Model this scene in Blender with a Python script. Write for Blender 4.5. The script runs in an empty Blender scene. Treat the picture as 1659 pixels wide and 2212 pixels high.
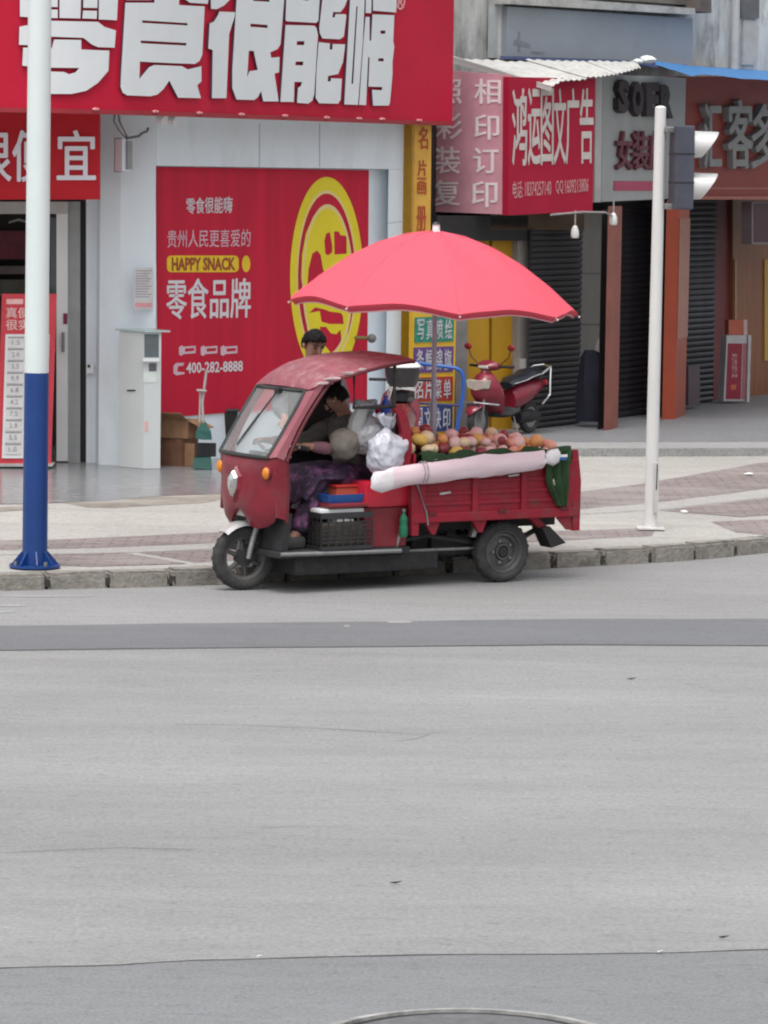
import bpy, bmesh, math, random
from mathutils import Vector, Matrix, noise
from mathutils.geometry import tessellate_polygon
random.seed(7)
SC = bpy.context.scene
COL = SC.collection
R = math.radians
# ------------------------------------------------------------------ camera
FPX, CX, CY, HC = 7800.0, 829.5, 1106.0, 3.25
PITCH, ROLL = math.atan(736 / 7800), 0.014
c_f = Vector((0, math.cos(PITCH), -math.sin(PITCH)))
_r0, _u0 = Vector((1, 0, 0)), Vector((0, math.sin(PITCH), math.cos(PITCH)))
c_r = _r0 * math.cos(ROLL) + _u0 * math.sin(ROLL)
c_u = _u0 * math.cos(ROLL) - _r0 * math.sin(ROLL)
CAM = Vector((0, 0, HC))
cd = bpy.data.cameras.new('camera'); cam = bpy.data.objects.new('camera', cd); COL.objects.link(cam)
cam.matrix_world = Matrix(((c_r.x, c_u.x, -c_f.x, 0), (c_r.y, c_u.y, -c_f.y, 0), (c_r.z, c_u.z, -c_f.z, HC), (0, 0, 0, 1)))
cd.sensor_fit = 'VERTICAL'; cd.sensor_height = 24; cd.lens = 24 * FPX / 2212
cd.clip_start = 0.5; cd.clip_end = 3000
SC.camera = cam
# ------------------------------------------------------------------ light
SUN_EL, SUN_AZ = R(68), R(200)      # azimuth measured clockwise from +Y
w = bpy.data.worlds.new('World'); SC.world = w; w.use_nodes = True
nt = w.node_tree; nt.nodes.clear()
sky = nt.nodes.new('ShaderNodeTexSky'); sky.sky_type = 'NISHITA'; sky.sun_disc = False
sky.sun_elevation = SUN_EL; sky.sun_rotation = SUN_AZ
sky.air_density = 1.4; sky.dust_density = 6.0; sky.ozone_density = 0.6
hs = nt.nodes.new('ShaderNodeHueSaturation'); hs.inputs['Saturation'].default_value = 0.22
bg = nt.nodes.new('ShaderNodeBackground'); bg.inputs[1].default_value = 0.14
wo = nt.nodes.new('ShaderNodeOutputWorld')
nt.links.new(sky.outputs[0], hs.inputs['Color']); nt.links.new(hs.outputs[0], bg.inputs[0]); nt.links.new(bg.outputs[0], wo.inputs[0])
sl = bpy.data.lights.new('sun', 'SUN'); sl.energy = 0.8; sl.angle = R(25); sl.color = (1.0, .985, .97)
so = bpy.data.objects.new('sun', sl); COL.objects.link(so); so.location = (0, 0, 30)
sd = Vector((math.sin(SUN_AZ) * math.cos(SUN_EL), math.cos(SUN_AZ) * math.cos(SUN_EL), math.sin(SUN_EL)))
so.rotation_euler = (-sd).to_track_quat('-Z', 'Y').to_euler()
SC.view_settings.view_transform = 'Standard'; SC.view_settings.look = 'None'
SC.view_settings.exposure = 0.50; SC.view_settings.gamma = 1.0
SC.cycles.filter_width = 2.1

# ------------------------------------------------------------------ helpers
def ray(px, py): return c_f + c_r * ((px - CX) / FPX) - c_u * ((py - CY) / FPX)
def onplane(px, py, P, n):
    d = ray(px, py); return CAM + d * ((P - CAM).dot(n) / d.dot(n))
def G(px, py, z=0.0): return onplane(px, py, Vector((0, 0, z)), Vector((0, 0, 1)))
class VP:
    """a vertical wall plane: maps a measured point to its place on the wall, off metres in front"""
    def __init__(s, P, n): s.P = Vector(P); s.n = Vector(n).normalized(); s.d = Vector((-s.n.y, s.n.x, 0))
    def __call__(s, px, py, off=0.0): return onplane(px, py, s.P + s.n * off, s.n)
    def nrm(s, p): return s.n

MATS = {}
def srgb(r, g, b): return tuple((c / 255 / 12.92 if c <= 10 else ((c / 255 + .055) / 1.055) ** 2.4) for c in (r, g, b))
def mat(name, col, rough=.6, metal=0.0, var=.12, scale=6.0, bump=0.0, bscale=40.0, dirt=None, dscale=2.0, damt=.5, coat=0.0, trans=0.0, emit=None, transl=0.0, alpha=1.0, stretch=(1, 1, 1), spec=.5):
    if name in MATS: return MATS[name]
    m = bpy.data.materials.new(name); m.use_nodes = True; t = m.node_tree; N = t.nodes; L = t.links
    b = N['Principled BSDF']; out = N['Material Output']
    b.inputs['Specular IOR Level'].default_value = spec; b.inputs['Roughness'].default_value = rough; b.inputs['Metallic'].default_value = metal
    b.inputs['Coat Weight'].default_value = coat; b.inputs['Transmission Weight'].default_value = trans
    b.inputs['Alpha'].default_value = alpha
    tc = N.new('ShaderNodeTexCoord'); mp = N.new('ShaderNodeMapping'); mp.inputs['Scale'].default_value = stretch
    L.new(tc.outputs['Object'], mp.inputs[0])
    nz = N.new('ShaderNodeTexNoise'); nz.inputs['Scale'].default_value = scale; nz.inputs['Detail'].default_value = 6; nz.inputs['Roughness'].default_value = .65
    L.new(mp.outputs[0], nz.inputs['Vector'])
    cr = N.new('ShaderNodeValToRGB'); cr.color_ramp.elements[0].position = .3; cr.color_ramp.elements[1].position = .7
    cr.color_ramp.elements[0].color = (*[c * (1 - var) for c in col], 1); cr.color_ramp.elements[1].color = (*[min(1, c * (1 + var)) for c in col], 1)
    L.new(nz.outputs['Fac'], cr.inputs[0]); last = cr.outputs[0]
    if dirt is not None:
        n2 = N.new('ShaderNodeTexNoise'); n2.inputs['Scale'].default_value = dscale; n2.inputs['Detail'].default_value = 8; n2.inputs['Roughness'].default_value = .7
        L.new(mp.outputs[0], n2.inputs['Vector'])
        r2 = N.new('ShaderNodeMapRange'); r2.inputs[1].default_value = .5; r2.inputs[2].default_value = .72; r2.inputs[3].default_value = 0; r2.inputs[4].default_value = damt
        L.new(n2.outputs['Fac'], r2.inputs[0])
        mx = N.new('ShaderNodeMix'); mx.data_type = 'RGBA'
        L.new(r2.outputs[0], mx.inputs['Factor']); L.new(last, mx.inputs['A']); mx.inputs['B'].default_value = (*dirt, 1)
        last = mx.outputs['Result']
    L.new(last, b.inputs['Base Color'])
    if bump > 0:
        n3 = N.new('ShaderNodeTexNoise'); n3.inputs['Scale'].default_value = bscale; n3.inputs['Detail'].default_value = 4
        L.new(mp.outputs[0], n3.inputs['Vector'])
        bp = N.new('ShaderNodeBump'); bp.inputs['Strength'].default_value = bump; bp.inputs['Distance'].default_value = .02
        L.new(n3.outputs['Fac'], bp.inputs['Height']); L.new(bp.outputs[0], b.inputs['Normal'])
    if emit:
        b.inputs['Emission Color'].default_value = (*emit[0], 1); b.inputs['Emission Strength'].default_value = emit[1]
    if transl > 0:
        tb = N.new('ShaderNodeBsdfTranslucent'); L.new(last, tb.inputs[0])
        ms = N.new('ShaderNodeMixShader'); ms.inputs[0].default_value = transl
        L.new(b.outputs[0], ms.inputs[1]); L.new(tb.outputs[0], ms.inputs[2]); L.new(ms.outputs[0], out.inputs[0])
    MATS[name] = m; return m

class MB:
    def __init__(s): s.bm = bmesh.new()
    def prism(s, pts, vec):
        bm = s.bm; a = [bm.verts.new(p) for p in pts]; b = [bm.verts.new(Vector(p) + Vector(vec)) for p in pts]; n = len(a)
        bm.faces.new(a); bm.faces.new(b[::-1])
        for i in range(n): bm.faces.new((a[i], b[i], b[(i + 1) % n], a[(i + 1) % n]))
        return s
    def poly(s, pts): s.bm.faces.new([s.bm.verts.new(p) for p in pts]); return s
    def slab(s, fn, pts, t=.02, off=0.0):
        """polygon measured on wall fn, its front off metres proud and t metres thick"""
        q = [fn(x, y, off) for x, y in pts]
        return s.prism(q, -fn.n * t)
    def box(s, c, sz, rot=None, bev=0.0):
        bm = bmesh.new(); bmesh.ops.create_cube(bm, size=1)
        for v in bm.verts: v.co = Vector((v.co.x * sz[0], v.co.y * sz[1], v.co.z * sz[2]))
        if bev > 0: bmesh.ops.bevel(bm, geom=list(bm.edges), offset=bev, segments=2, affect='EDGES', profile=.6)
        M = Matrix.Translation(c)
        if rot is not None: M = M @ rot.to_4x4()
        bm.transform(M); s.add(bm); return s
    def add(s, bm):
        me = bpy.data.meshes.new('tmp'); bm.to_mesh(me); bm.free(); s.bm.from_mesh(me); bpy.data.meshes.remove(me)
    def loft(s, rings, cap=True, closed=True):
        bm = s.bm; V = [[bm.verts.new(p) for p in r] for r in rings]; n = len(V[0])
        for i in range(len(V) - 1):
            for j in range(n if closed else n - 1):
                bm.faces.new((V[i][j], V[i][(j + 1) % n], V[i + 1][(j + 1) % n], V[i + 1][j]))
        if cap and closed: bm.faces.new(V[0][::-1]); bm.faces.new(V[-1])
        return s
    def cyl(s, p0, p1, r0, r1=None, n=16):
        p0, p1 = Vector(p0), Vector(p1); r1 = r0 if r1 is None else r1
        q = (p1 - p0).to_track_quat('Z', 'Y')
        ring = lambda p, r: [p + q @ Vector((r * math.cos(2 * math.pi * k / n), r * math.sin(2 * math.pi * k / n), 0)) for k in range(n)]
        return s.loft([ring(p0, r0), ring(p1, r1)])
    def tube(s, pts, r, n=8):
        pts = [Vector(p) for p in pts]; rings = []
        rr = r if isinstance(r, (list, tuple)) else [r] * len(pts)
        for i, p in enumerate(pts):
            t = (pts[min(i + 1, len(pts) - 1)] - pts[max(i - 1, 0)]).normalized()
            up = Vector((0, 0, 1)) if abs(t.z) < .95 else Vector((1, 0, 0))
            a = t.cross(up).normalized(); b = a.cross(t)
            rings.append([p + a * (rr[i] * math.cos(2 * math.pi * k / n)) + b * (rr[i] * math.sin(2 * math.pi * k / n)) for k in range(n)])
        return s.loft(rings)
    def lathe(s, prof, c=(0, 0, 0), axis='Z', n=24):
        c = Vector(c); rings = []
        for r, h in prof:
            ring = []
            for k in range(n):
                a = 2 * math.pi * k / n; x, y = r * math.cos(a), r * math.sin(a)
                ring.append(c + (Vector((x, y, h)) if axis == 'Z' else Vector((x, h, y)) if axis == 'Y' else Vector((h, x, y))))
            rings.append(ring)
        return s.loft(rings, cap=prof[0] != prof[-1])
    def ball(s, c, r, sub=2, amp=0.0, freq=3.0, seed=0):
        bm = bmesh.new(); bmesh.ops.create_icosphere(bm, subdivisions=sub, radius=1)
        rr = Vector(r) if not isinstance(r, (int, float)) else Vector((r, r, r))
        for v in bm.verts:
            k = 1.0
            if amp: k += amp * noise.noise(v.co * freq + Vector((seed, seed * 2.3, 0)))
            v.co = Vector((v.co.x * rr.x * k, v.co.y * rr.y * k, v.co.z * rr.z * k)) + Vector(c)
        s.add(bm); return s
    def build(s, name, m, parent=None, smooth=False, kind=None):
        bmesh.ops.remove_doubles(s.bm, verts=list(s.bm.verts), dist=1e-6)
        bmesh.ops.recalc_face_normals(s.bm, faces=list(s.bm.faces))
        me = bpy.data.meshes.new(name); s.bm.to_mesh(me); s.bm.free()
        for q in (m if isinstance(m, (list, tuple)) else [m]): me.materials.append(q)
        o = bpy.data.objects.new(name, me); COL.objects.link(o)
        if parent: o.parent = parent
        if smooth:
            for p in me.polygons: p.use_smooth = True
            try: me.set_sharp_from_angle(angle=R(38))
            except Exception: pass
        if kind: o['kind'] = kind
        return o
def tag(o, label, cat, group=None):
    o['label'] = label; o['category'] = cat
    if group: o['group'] = group
    return o
def thing(name, label, cat, loc=(0, 0, 0), rotz=0.0, group=None):
    o = bpy.data.objects.new(name, None); COL.objects.link(o); o.location = loc; o.rotation_euler = (0, 0, rotz)
    o.empty_display_size = .2
    return tag(o, label, cat, group)
def rebase(o, kids):
    """keep children where they are although their thing has a location"""
    M = (Matrix.Translation(o.location) @ Matrix.Rotation(o.rotation_euler.z, 4, 'Z')).inverted()
    for k in kids: k.matrix_parent_inverse = M

def text2d(body, bold=0.0, condense=1.0):
    c = bpy.data.curves.new('t', 'FONT'); c.body = body; c.offset = bold; c.resolution_u = 2
    o = bpy.data.objects.new('t', c); COL.objects.link(o)
    dg = bpy.context.evaluated_depsgraph_get(); dg.update()
    me = bpy.data.meshes.new_from_object(o.evaluated_get(dg))
    bpy.data.objects.remove(o); bpy.data.curves.remove(c)
    bm = bmesh.new(); bm.from_mesh(me); bpy.data.meshes.remove(me)
    bmesh.ops.remove_doubles(bm, verts=list(bm.verts), dist=1e-5)
    xs = [v.co.x for v in bm.verts]; ys = [v.co.y for v in bm.verts]
    x0, x1, y0, y1 = min(xs), max(xs), min(ys), max(ys)
    for v in bm.verts: v.co = Vector(((v.co.x - x0) / (x1 - x0), (v.co.y - y0) / (y1 - y0), 0))
    return bm
def lift(mb, bm, to3, nrm, depth, base=.003, off=0.0):
    """turn a flat 2D mesh into raised letters on a surface; to3(x, y) gives the place on it"""
    edges = [e for e in bm.edges if len(e.link_faces) == 1]
    F, B = {}, {}
    for v in bm.verts:
        p = to3(v.co.x, v.co.y); n = nrm(p)
        F[v] = mb.bm.verts.new(p + n * (depth + off)); B[v] = mb.bm.verts.new(p + n * (base + off))
    for f in bm.faces:
        try: mb.bm.faces.new([F[v] for v in f.verts])
        except ValueError: pass
    for e in edges:
        a, b = e.verts
        try: mb.bm.faces.new((F[a], F[b], B[b], B[a]))
        except ValueError: pass
    bm.free()
def text_on(mb, body, fn, quad, depth=.02, bold=0.0, off=0.0):
    """quad: measured corners (left top, right top, right bottom, left bottom)"""
    wide = bold > 0 and any(ord(c) > 255 for c in body)
    lt, rt, rb, lb = [Vector((*q, 0)) for q in quad]
    def to3(x, y):
        t = lt.lerp(rt, x); b = lb.lerp(rb, x); p = b.lerp(t, y); return fn(p.x, p.y, off)
    if not wide: lift(mb, text2d(body, bold), to3, fn.nrm, depth); return
    em = 1.0 / len(body)      # heavy strokes: the outline laid several times, a hair apart
    for k, (dx, dy) in enumerate(((0, 0), (-1, .25), (1, -.25), (.4, 1), (-.4, -1))):
        lift(mb, text2d(body), lambda x, y: to3(x + dx * bold * em * 1.5, y + dy * bold * .8), fn.nrm, depth + .0004 * k)
def rect(x0, y0, x1, y1): return [(x0, y0), (x1, y0), (x1, y1), (x0, y1)]
def glyph_on(mb, fn, outer, holes=(), depth=.06, off=0.0, step=14.0):
    """a letter outline (with holes) cut from sheet and set proud of a sign"""
    loops = [outer] + list(holes); pts = [Vector((x, y, 0)) for l in loops for x, y in l]
    tris = tessellate_polygon([[Vector((x, y, 0)) for x, y in l] for l in loops])
    bm = bmesh.new(); V = [bm.verts.new(p) for p in pts]
    for t in tris:
        try: bm.faces.new([V[i] for i in t])
        except ValueError: pass
    if step:
        x0, x1 = min(p.x for p in pts), max(p.x for p in pts); x = math.floor(x0 / step) * step
        while x < x1:
            bmesh.ops.bisect_plane(bm, geom=list(bm.verts) + list(bm.edges) + list(bm.faces), plane_co=(x, 0, 0), plane_no=(1, 0, 0)); x += step
    lift(mb, bm, lambda a, b: fn(a, b, off), fn.nrm, depth)
def rrect(x0, y0, x1, y1, r, n=4):
    o = []
    for cx, cy, a0 in ((x1 - r, y0 + r, -90), (x1 - r, y1 - r, 0), (x0 + r, y1 - r, 90), (x0 + r, y0 + r, 180)):
        for k in range(n + 1):
            a = R(a0 + 90 * k / n); o.append((cx + r * math.cos(a), cy + r * math.sin(a)))
    return o
def ell(cx, cy, rx, ry, n=40, a0=0, a1=360): return [(cx + rx * math.cos(R(a0 + (a1 - a0) * k / n)), cy + ry * math.sin(R(a0 + (a1 - a0) * k / n))) for k in range(n if a1 - a0 == 360 else n + 1)]

# ------------------------------------------------------------------ materials
def ground_mat(name, col, var, fine, streak=.06, bricks=None, rough=.9, dirt=None):
    m = bpy.data.materials.new(name); m.use_nodes = True; t = m.node_tree; N, L = t.nodes, t.links; b = N['Principled BSDF']
    b.inputs['Roughness'].default_value = rough
    tc = N.new('ShaderNodeTexCoord')
    def nz(scale, st=(1, 1, 1), det=6, rg=.6):
        mp = N.new('ShaderNodeMapping'); mp.inputs['Scale'].default_value = st; L.new(tc.outputs['Object'], mp.inputs[0])
        n = N.new('ShaderNodeTexNoise'); n.inputs['Scale'].default_value = scale; n.inputs['Detail'].default_value = det; n.inputs['Roughness'].default_value = rg
        L.new(mp.outputs[0], n.inputs['Vector']); return n.outputs['Fac']
    def rng(s, lo, hi, a=.3, c=.7):
        r = N.new('ShaderNodeMapRange'); r.inputs[1].default_value = a; r.inputs[2].default_value = c; r.inputs[3].default_value = lo; r.inputs[4].default_value = hi
        L.new(s, r.inputs[0]); return r.outputs[0]
    def mul(a, c):
        k = N.new('ShaderNodeMath'); k.operation = 'MULTIPLY'; L.new(a, k.inputs[0]); L.new(c, k.inputs[1]); return k.outputs[0]
    v = mul(rng(nz(.35), 1 - var, 1 + var), rng(nz(fine, det=3, rg=.8), 1 - .24, 1 + .24))
    v = mul(v, rng(nz(14, (.6, 1, 1), 4, .8), .80, 1.0, .33, .46)); v = mul(v, rng(nz(.22, (.5, 2.2, 1), 3, .5), .90, 1.05))
    v = mul(v, rng(nz(1.6, (.12, 1.3, 1)), 1 - streak, 1 + streak))
    v = mul(v, rng(nz(9, (.25, 1, 1), det=5, rg=.75), 1 - .06, 1.03, .35, .6))
    k = N.new('ShaderNodeVectorMath'); k.operation = 'SCALE'
    if bricks:
        bt = N.new('ShaderNodeTexBrick'); bt.inputs['Scale'].default_value = 1; bt.inputs['Brick Width'].default_value = bricks[0]; bt.inputs['Row Height'].default_value = bricks[1]
        bt.inputs['Mortar Size'].default_value = bricks[2]; bt.inputs['Color1'].default_value = (*col, 1); bt.inputs['Color2'].default_value = (*[c * .76 for c in col], 1)
        bt.inputs['Mortar'].default_value = (*[c * .6 for c in col], 1); L.new(tc.outputs['Object'], bt.inputs['Vector']); L.new(bt.outputs['Color'], k.inputs[0])
    else: k.inputs[0].default_value = col
    L.new(v, k.inputs['Scale']); last = k.outputs[0]
    if dirt:
        mx = N.new('ShaderNodeMix'); mx.data_type = 'RGBA'; L.new(rng(nz(1.3, (.5, 1.4, 1), 8, .7), 0, .75, .5, .66), mx.inputs['Factor'])
        L.new(last, mx.inputs['A']); mx.inputs['B'].default_value = (*dirt, 1); last = mx.outputs['Result']
    L.new(last, b.inputs['Base Color'])
    bp = N.new('ShaderNodeBump'); bp.inputs['Strength'].default_value = .25; bp.inputs['Distance'].default_value = .01
    L.new(nz(fine, det=2), bp.inputs['Height']); L.new(bp.outputs[0], b.inputs['Normal'])
    return m
M_ROAD = ground_mat('worn asphalt', (.252, .252, .253), .07, 38, .07)
M_PATCH = ground_mat('dark asphalt patch', (.15, .155, .164), .05, 55, .06)
M_PATCH2 = ground_mat('grey asphalt patch', (.19, .195, .202), .05, 55, .05)
M_PAVE = ground_mat('pale concrete', (.38, .37, .345), .08, 30, .06, dirt=(.34, .32, .29))
M_STRIP = ground_mat('light stone strip', (.37, .36, .345), .08, 30, .05)
M_RED = ground_mat('reddish paving', (.275, .232, .224), .1, 30, .05, bricks=(.24, .12, .014), dirt=(.31, .28, .265))
M_RUBBLE = ground_mat('rough broken concrete', (.25, .225, .195), .25, 12, .15, dirt=(.37, .35, .32))
M_STEP = ground_mat('step concrete', (.30, .30, .30), .08, 30, .05)
M_TILE = ground_mat('grey floor tile', (.21, .215, .225), .08, 20, .03, rough=.55)
M_GLOSS = ground_mat('polished floor tile', (.24, .243, .25), .05, 6, .02, rough=.22)
M_KERB = mat('kerb granite', (.25, .235, .21), .9, var=.25, scale=9, bump=.7, bscale=30, dirt=(.11, .10, .09), dscale=5, damt=.75)
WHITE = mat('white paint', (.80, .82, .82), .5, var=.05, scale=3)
WALLW = mat('white wall panel', (.78, .86, .915), .5, spec=.25, var=.04, scale=1.2, dirt=(.60, .62, .62), dscale=1.6, damt=.6, stretch=(1, 1, .35))
REDSIGN = mat('red sign sheet', (.50, .012, .040), .5, spec=.2, var=.08, scale=1.0)
REDPOST = mat('red poster film', (.55, .010, .040), .5, spec=.3, var=.16, scale=2.2, stretch=(1.6, 1.6, .12), bump=.12, bscale=2.5)  # vertical streaks in the colour paint in sheen and creases
LETTER = mat('white acrylic letter', (.68, .71, .73), .4, var=.03, scale=3)
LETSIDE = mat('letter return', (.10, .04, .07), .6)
BLACK = mat('black plastic', (.018, .018, .02), .5, var=.2)
RUBBER = mat('tyre rubber', (.035, .035, .036), .85, var=.25, scale=20, dirt=(.13, .12, .11), dscale=6, damt=.45, bump=.2)
CHROME = mat('chrome', (.75, .75, .75), .22, 1.0, var=.05)
STEEL = mat('dull steel', (.30, .30, .30), .45, .8, var=.2, scale=14)
DARKM = mat('dark chassis metal', (.03, .03, .033), .7, .2, var=.3, dirt=(.09, .08, .07), dscale=9, damt=.5)

# ================================================================== GROUND
def sheet(name, pts, z, m, parent=None):
    mb = MB(); mb.poly([Vector((p[0], p[1], z)) for p in pts]); o = mb.build(name, m, parent)
    if o.data.polygons[0].normal.z < 0: o.data.flip_normals()
    if not parent: o['kind'] = 'structure'
    return o
def gp(pts, z): return [(G(x, y, z).x, G(x, y, z).y) for x, y in pts]
o = MB().poly([(-400, -200, 0), (400, -200, 0), (400, 900, 0), (-400, 900, 0)]).build('road', M_ROAD); o['kind'] = 'structure'
def wob(pts, z, amp=.02, step=.35):
    """subdivide an outline and roughen it a little, as worn paving edges are"""
    P = gp(pts, z); out = []
    for i, a in enumerate(P):
        b = P[(i + 1) % len(P)]; L = math.hypot(b[0] - a[0], b[1] - a[1]); n = max(1, min(60, int(L / step)))
        for k in range(n):
            t = k / n; x, y = a[0] + (b[0] - a[0]) * t, a[1] + (b[1] - a[1]) * t
            e = amp if k else 0
            out.append((x, y + e * noise.noise(Vector((x * 1.7, y * 1.7, 3))) * 2))
    return out
sheet('asphalt_patch', wob([(-5000, 1420), (0, 1352), (350, 1347), (830, 1343), (1240, 1337), (1659, 1337), (6500, 1404), (6500, 1466), (1659, 1396), (1240, 1394), (830, 1398), (350, 1402), (0, 1406), (-5000, 1478)], 0), .0015, M_PATCH)
sheet('asphalt_patch', wob([(-4000, 2150), (0, 2092), (260, 2085), (420, 2076), (640, 2070), (900, 2063), (1240, 2062), (1500, 2058), (1659, 2052), (5500, 2090), (5500, 3200), (-4000, 3200)], 0, .012), .0015, M_PATCH2)
M_CRACK = mat('tar joint', (.05, .05, .05), .9, var=.4, scale=8)
def crack(pts, w, name='tar_joint'):
    P = [G(x, y) for x, y in pts]; q = []
    for a, b in zip(P[:-1], P[1:]):
        n = max(2, int((b - a).length / .12)); q += [a.lerp(b, k / n) for k in range(n)]
    q.append(P[-1]); up, dn = [], []
    for p in q:
        h = w * (.55 + .8 * abs(noise.noise(Vector((p.x * 2.2, p.y * 2.2, 1))))); dy = .02 * noise.noise(Vector((p.x * 3.1, p.y, 7)))
        up.append((p.x, p.y + dy + h, .003)); dn.append((p.x, p.y + dy - h, .003))
    mb = MB()
    for i in range(len(q) - 1): mb.poly([up[i], dn[i], dn[i + 1], up[i + 1]])
    o = mb.build(name, M_CRACK); o['kind'] = 'structure'
crack([(-900, 1418), (0, 1405), (350, 1401), (830, 1397.5), (1240, 1393), (1659, 1395.5), (2600, 1409)], .018)
crack([(-900, 2104), (0, 2092), (260, 2085), (420, 2076), (640, 2070), (900, 2063), (1240, 2062), (1500, 2058), (1659, 2052), (2600, 2061)], .010)
for pts_, w_ in (([(850, 1603), (900, 1596), (935, 1584), (960, 1583)], .004), ([(-60, 1845), (120, 1838), (260, 1832), (420, 1836)], .003), ([(560, 1790), (640, 1786), (760, 1788)], .0025), ([(1480, 1478), (1520, 1486), (1560, 1496)], .004)): crack(pts_, w_, 'hairline_crack')
crack([(380, 1565), (460, 1566), (660, 1572), (780, 1580), (930, 1588)], .004)
M_PALE = ground_mat('pale road scuff', (.31, .31, .307), .1, 40, .1)
for x0, y0, x1, y1 in ((-20, 1306, 55, 1310), (-20, 1320, 35, 1323), (835, 1342.5, 890, 1345.5), (742, 1351, 757, 1353.5), (-60, 1287, 200, 1289.5), (1150, 1250, 1230, 1252)):
    sheet('road_scuff', gp([(x0, y0 + .8), ((x0 + x1) / 2, y0), (x1, y0 + .4), (x1 - 3, y1), ((x0 + x1) / 2, y1 + .6), (x0 + 2, y1)], 0), .0025, M_PALE)
# kerb line (face foot), from left to right
KB = [(-9, 26.6), (-6.0, 27.05), (-2.94, 27.54), (-1.34, 28.1), (-.1, 28.85), (1.19, 29.55), (2.23, 30.18), (2.81, 30.62), (3.33, 31.14), (4.2, 32.4), (5.2, 34.6), (6.4, 39.0), (7.6, 46), (9, 60)]
KZ = .135
def along(P, step):
    out = [Vector((*P[0], 0))]; acc = 0
    segs = [(Vector((*a, 0)), Vector((*b, 0))) for a, b in zip(P[:-1], P[1:])]
    for a, b in segs:
        L = (b - a).length; t = step - acc
        while t < L: out.append(a.lerp(b, t / L)); t += step
        acc = (acc + L) % step
    return out
KS = along(KB, .5)
pv = [(p.x, p.y) for p in KS]
inner = []
for i, p in enumerate(KS):
    t = (KS[min(i + 1, len(KS) - 1)] - KS[max(i - 1, 0)]).normalized(); inner.append(p + Vector((-t.y, t.x, 0)) * .2)
mb = MB(); mb.prism([(q.x, q.y, KZ - .012) for q in inner] + [(30, 120, KZ - .012), (-60, 120, KZ - .012), (-60, 26, KZ - .012)], (0, 0, -.1))
o = mb.build('pavement', M_PAVE); o['kind'] = 'structure'
kerb = bpy.data.objects.new('kerb', None); COL.objects.link(kerb); kerb['kind'] = 'structure'
for i in range(len(KS) - 1):
    a, b = KS[i], KS[i + 1]; t = (b - a).normalized(); n = Vector((-t.y, t.x, 0)); L = (b - a).length - .028
    if a.x > 6: continue
    bm = bmesh.new(); bmesh.ops.create_cube(bm, size=1)
    for v in bm.verts: v.co = Vector((v.co.x * L, v.co.y * .2, v.co.z * (KZ + .06)))
    bmesh.ops.bevel(bm, geom=[e for e in bm.edges], offset=.022, segments=2, affect='EDGES')
    bmesh.ops.subdivide_edges(bm, edges=[e for e in bm.edges if e.calc_length() > .12], cuts=2, use_grid_fill=True)
    for v in bm.verts: v.co += Vector((1, .7, .6)) * .012 * noise.noise(v.co * 9 + Vector((i * 3.1, 0, 0)))
    rz = random.uniform(-.012, .006)
    M = Matrix.Translation((a + b) / 2 + n * (.1 + random.uniform(-.008, .008)) + Vector((0, 0, (KZ - .06) / 2 + rz))) @ Matrix(((t.x, n.x, 0), (t.y, n.y, 0), (0, 0, 1))).to_4x4()
    bm.transform(M); q = MB(); q.bm.free(); q.bm = bm; q.build('kerb_stone', M_KERB, kerb, smooth=True)
mb = MB(); mb.prism([(*(p + (inner[i] - p) * .12).to_2d(), .02) for i, p in enumerate(KS)] + [(*(p + (inner[i] - p) * .9).to_2d(), .02) for i, p in list(enumerate(KS))[::-1]], (0, 0, .06)); mb.build('joint_mortar', mat('kerb joint dirt', (.05, .045, .04), .95), kerb)
Z1 = KZ - .0105
PB = [('paving_band', M_RED, [(-120, 1168), (100, 1166), (290, 1158), (480, 1149), (760, 1138), (760, 1158), (480, 1172), (300, 1180), (200, 1184), (0, 1188), (-120, 1190)]),
      ('paving_band', M_STRIP, [(-120, 1191), (0, 1189), (200, 1185), (300, 1181), (480, 1173), (760, 1159), (760, 1170), (480, 1185), (300, 1193), (180, 1196), (0, 1199), (-120, 1200)]),
      ('paving_band', M_RED, [(108, 1199), (262, 1194), (405, 1218), (200, 1224), (120, 1221)]),
      ('paving_band', M_RED, [(300, 1194), (480, 1186.5), (760, 1171.5), (760, 1196), (480, 1213), (418, 1215)]),
      ('paving_band', M_RUBBLE, [(120, 1083), (240, 1076), (340, 1069), (470, 1066), (500, 1075), (440, 1086), (330, 1092), (250, 1097), (190, 1096)]),
      ('paving_band', M_RUBBLE, [(-60, 1098), (60, 1094), (110, 1098), (20, 1104), (-60, 1110)]),
      ('paving_band', M_RED, [(1020, 1075), (1255, 1062), (1387, 1045), (1640, 1000), (1800, 985), (1800, 1040), (1659, 1055), (1420, 1085), (1255, 1100), (1020, 1108)]),
      ('paving_band', M_STRIP, [(1020, 1109), (1255, 1101), (1420, 1086), (1659, 1056), (1800, 1041), (1800, 1055), (1659, 1074), (1420, 1101), (1255, 1111), (1020, 1122)]),
      ('paving_band', M_RED, [(1425, 1103), (1659, 1076), (1800, 1058), (1800, 1118), (1659, 1113), (1600, 1117), (1500, 1109)]),
      ('paving_band', M_RED, [(1060, 1152), (1160, 1148), (1418, 1140), (1408, 1158), (1150, 1171), (1060, 1174)]),
      ('paving_band', M_RED, [(1535, 1127), (1659, 1122), (1800, 1118), (1800, 1160), (1659, 1156), (1590, 1150)])]
for i, (nm, m, pts) in enumerate(PB): sheet(nm, wob(pts, Z1, .03), Z1 + .0012 * (i % 3), m)
ZF = .128
sheet('tile_floor', gp([(-420, 1092), (60, 1088), (200, 1083), (335, 1072), (470, 1066), (700, 1050), (900, 1020), (900, 935), (-420, 935)], ZF), ZF, M_GLOSS)
ZP = .215
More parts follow.
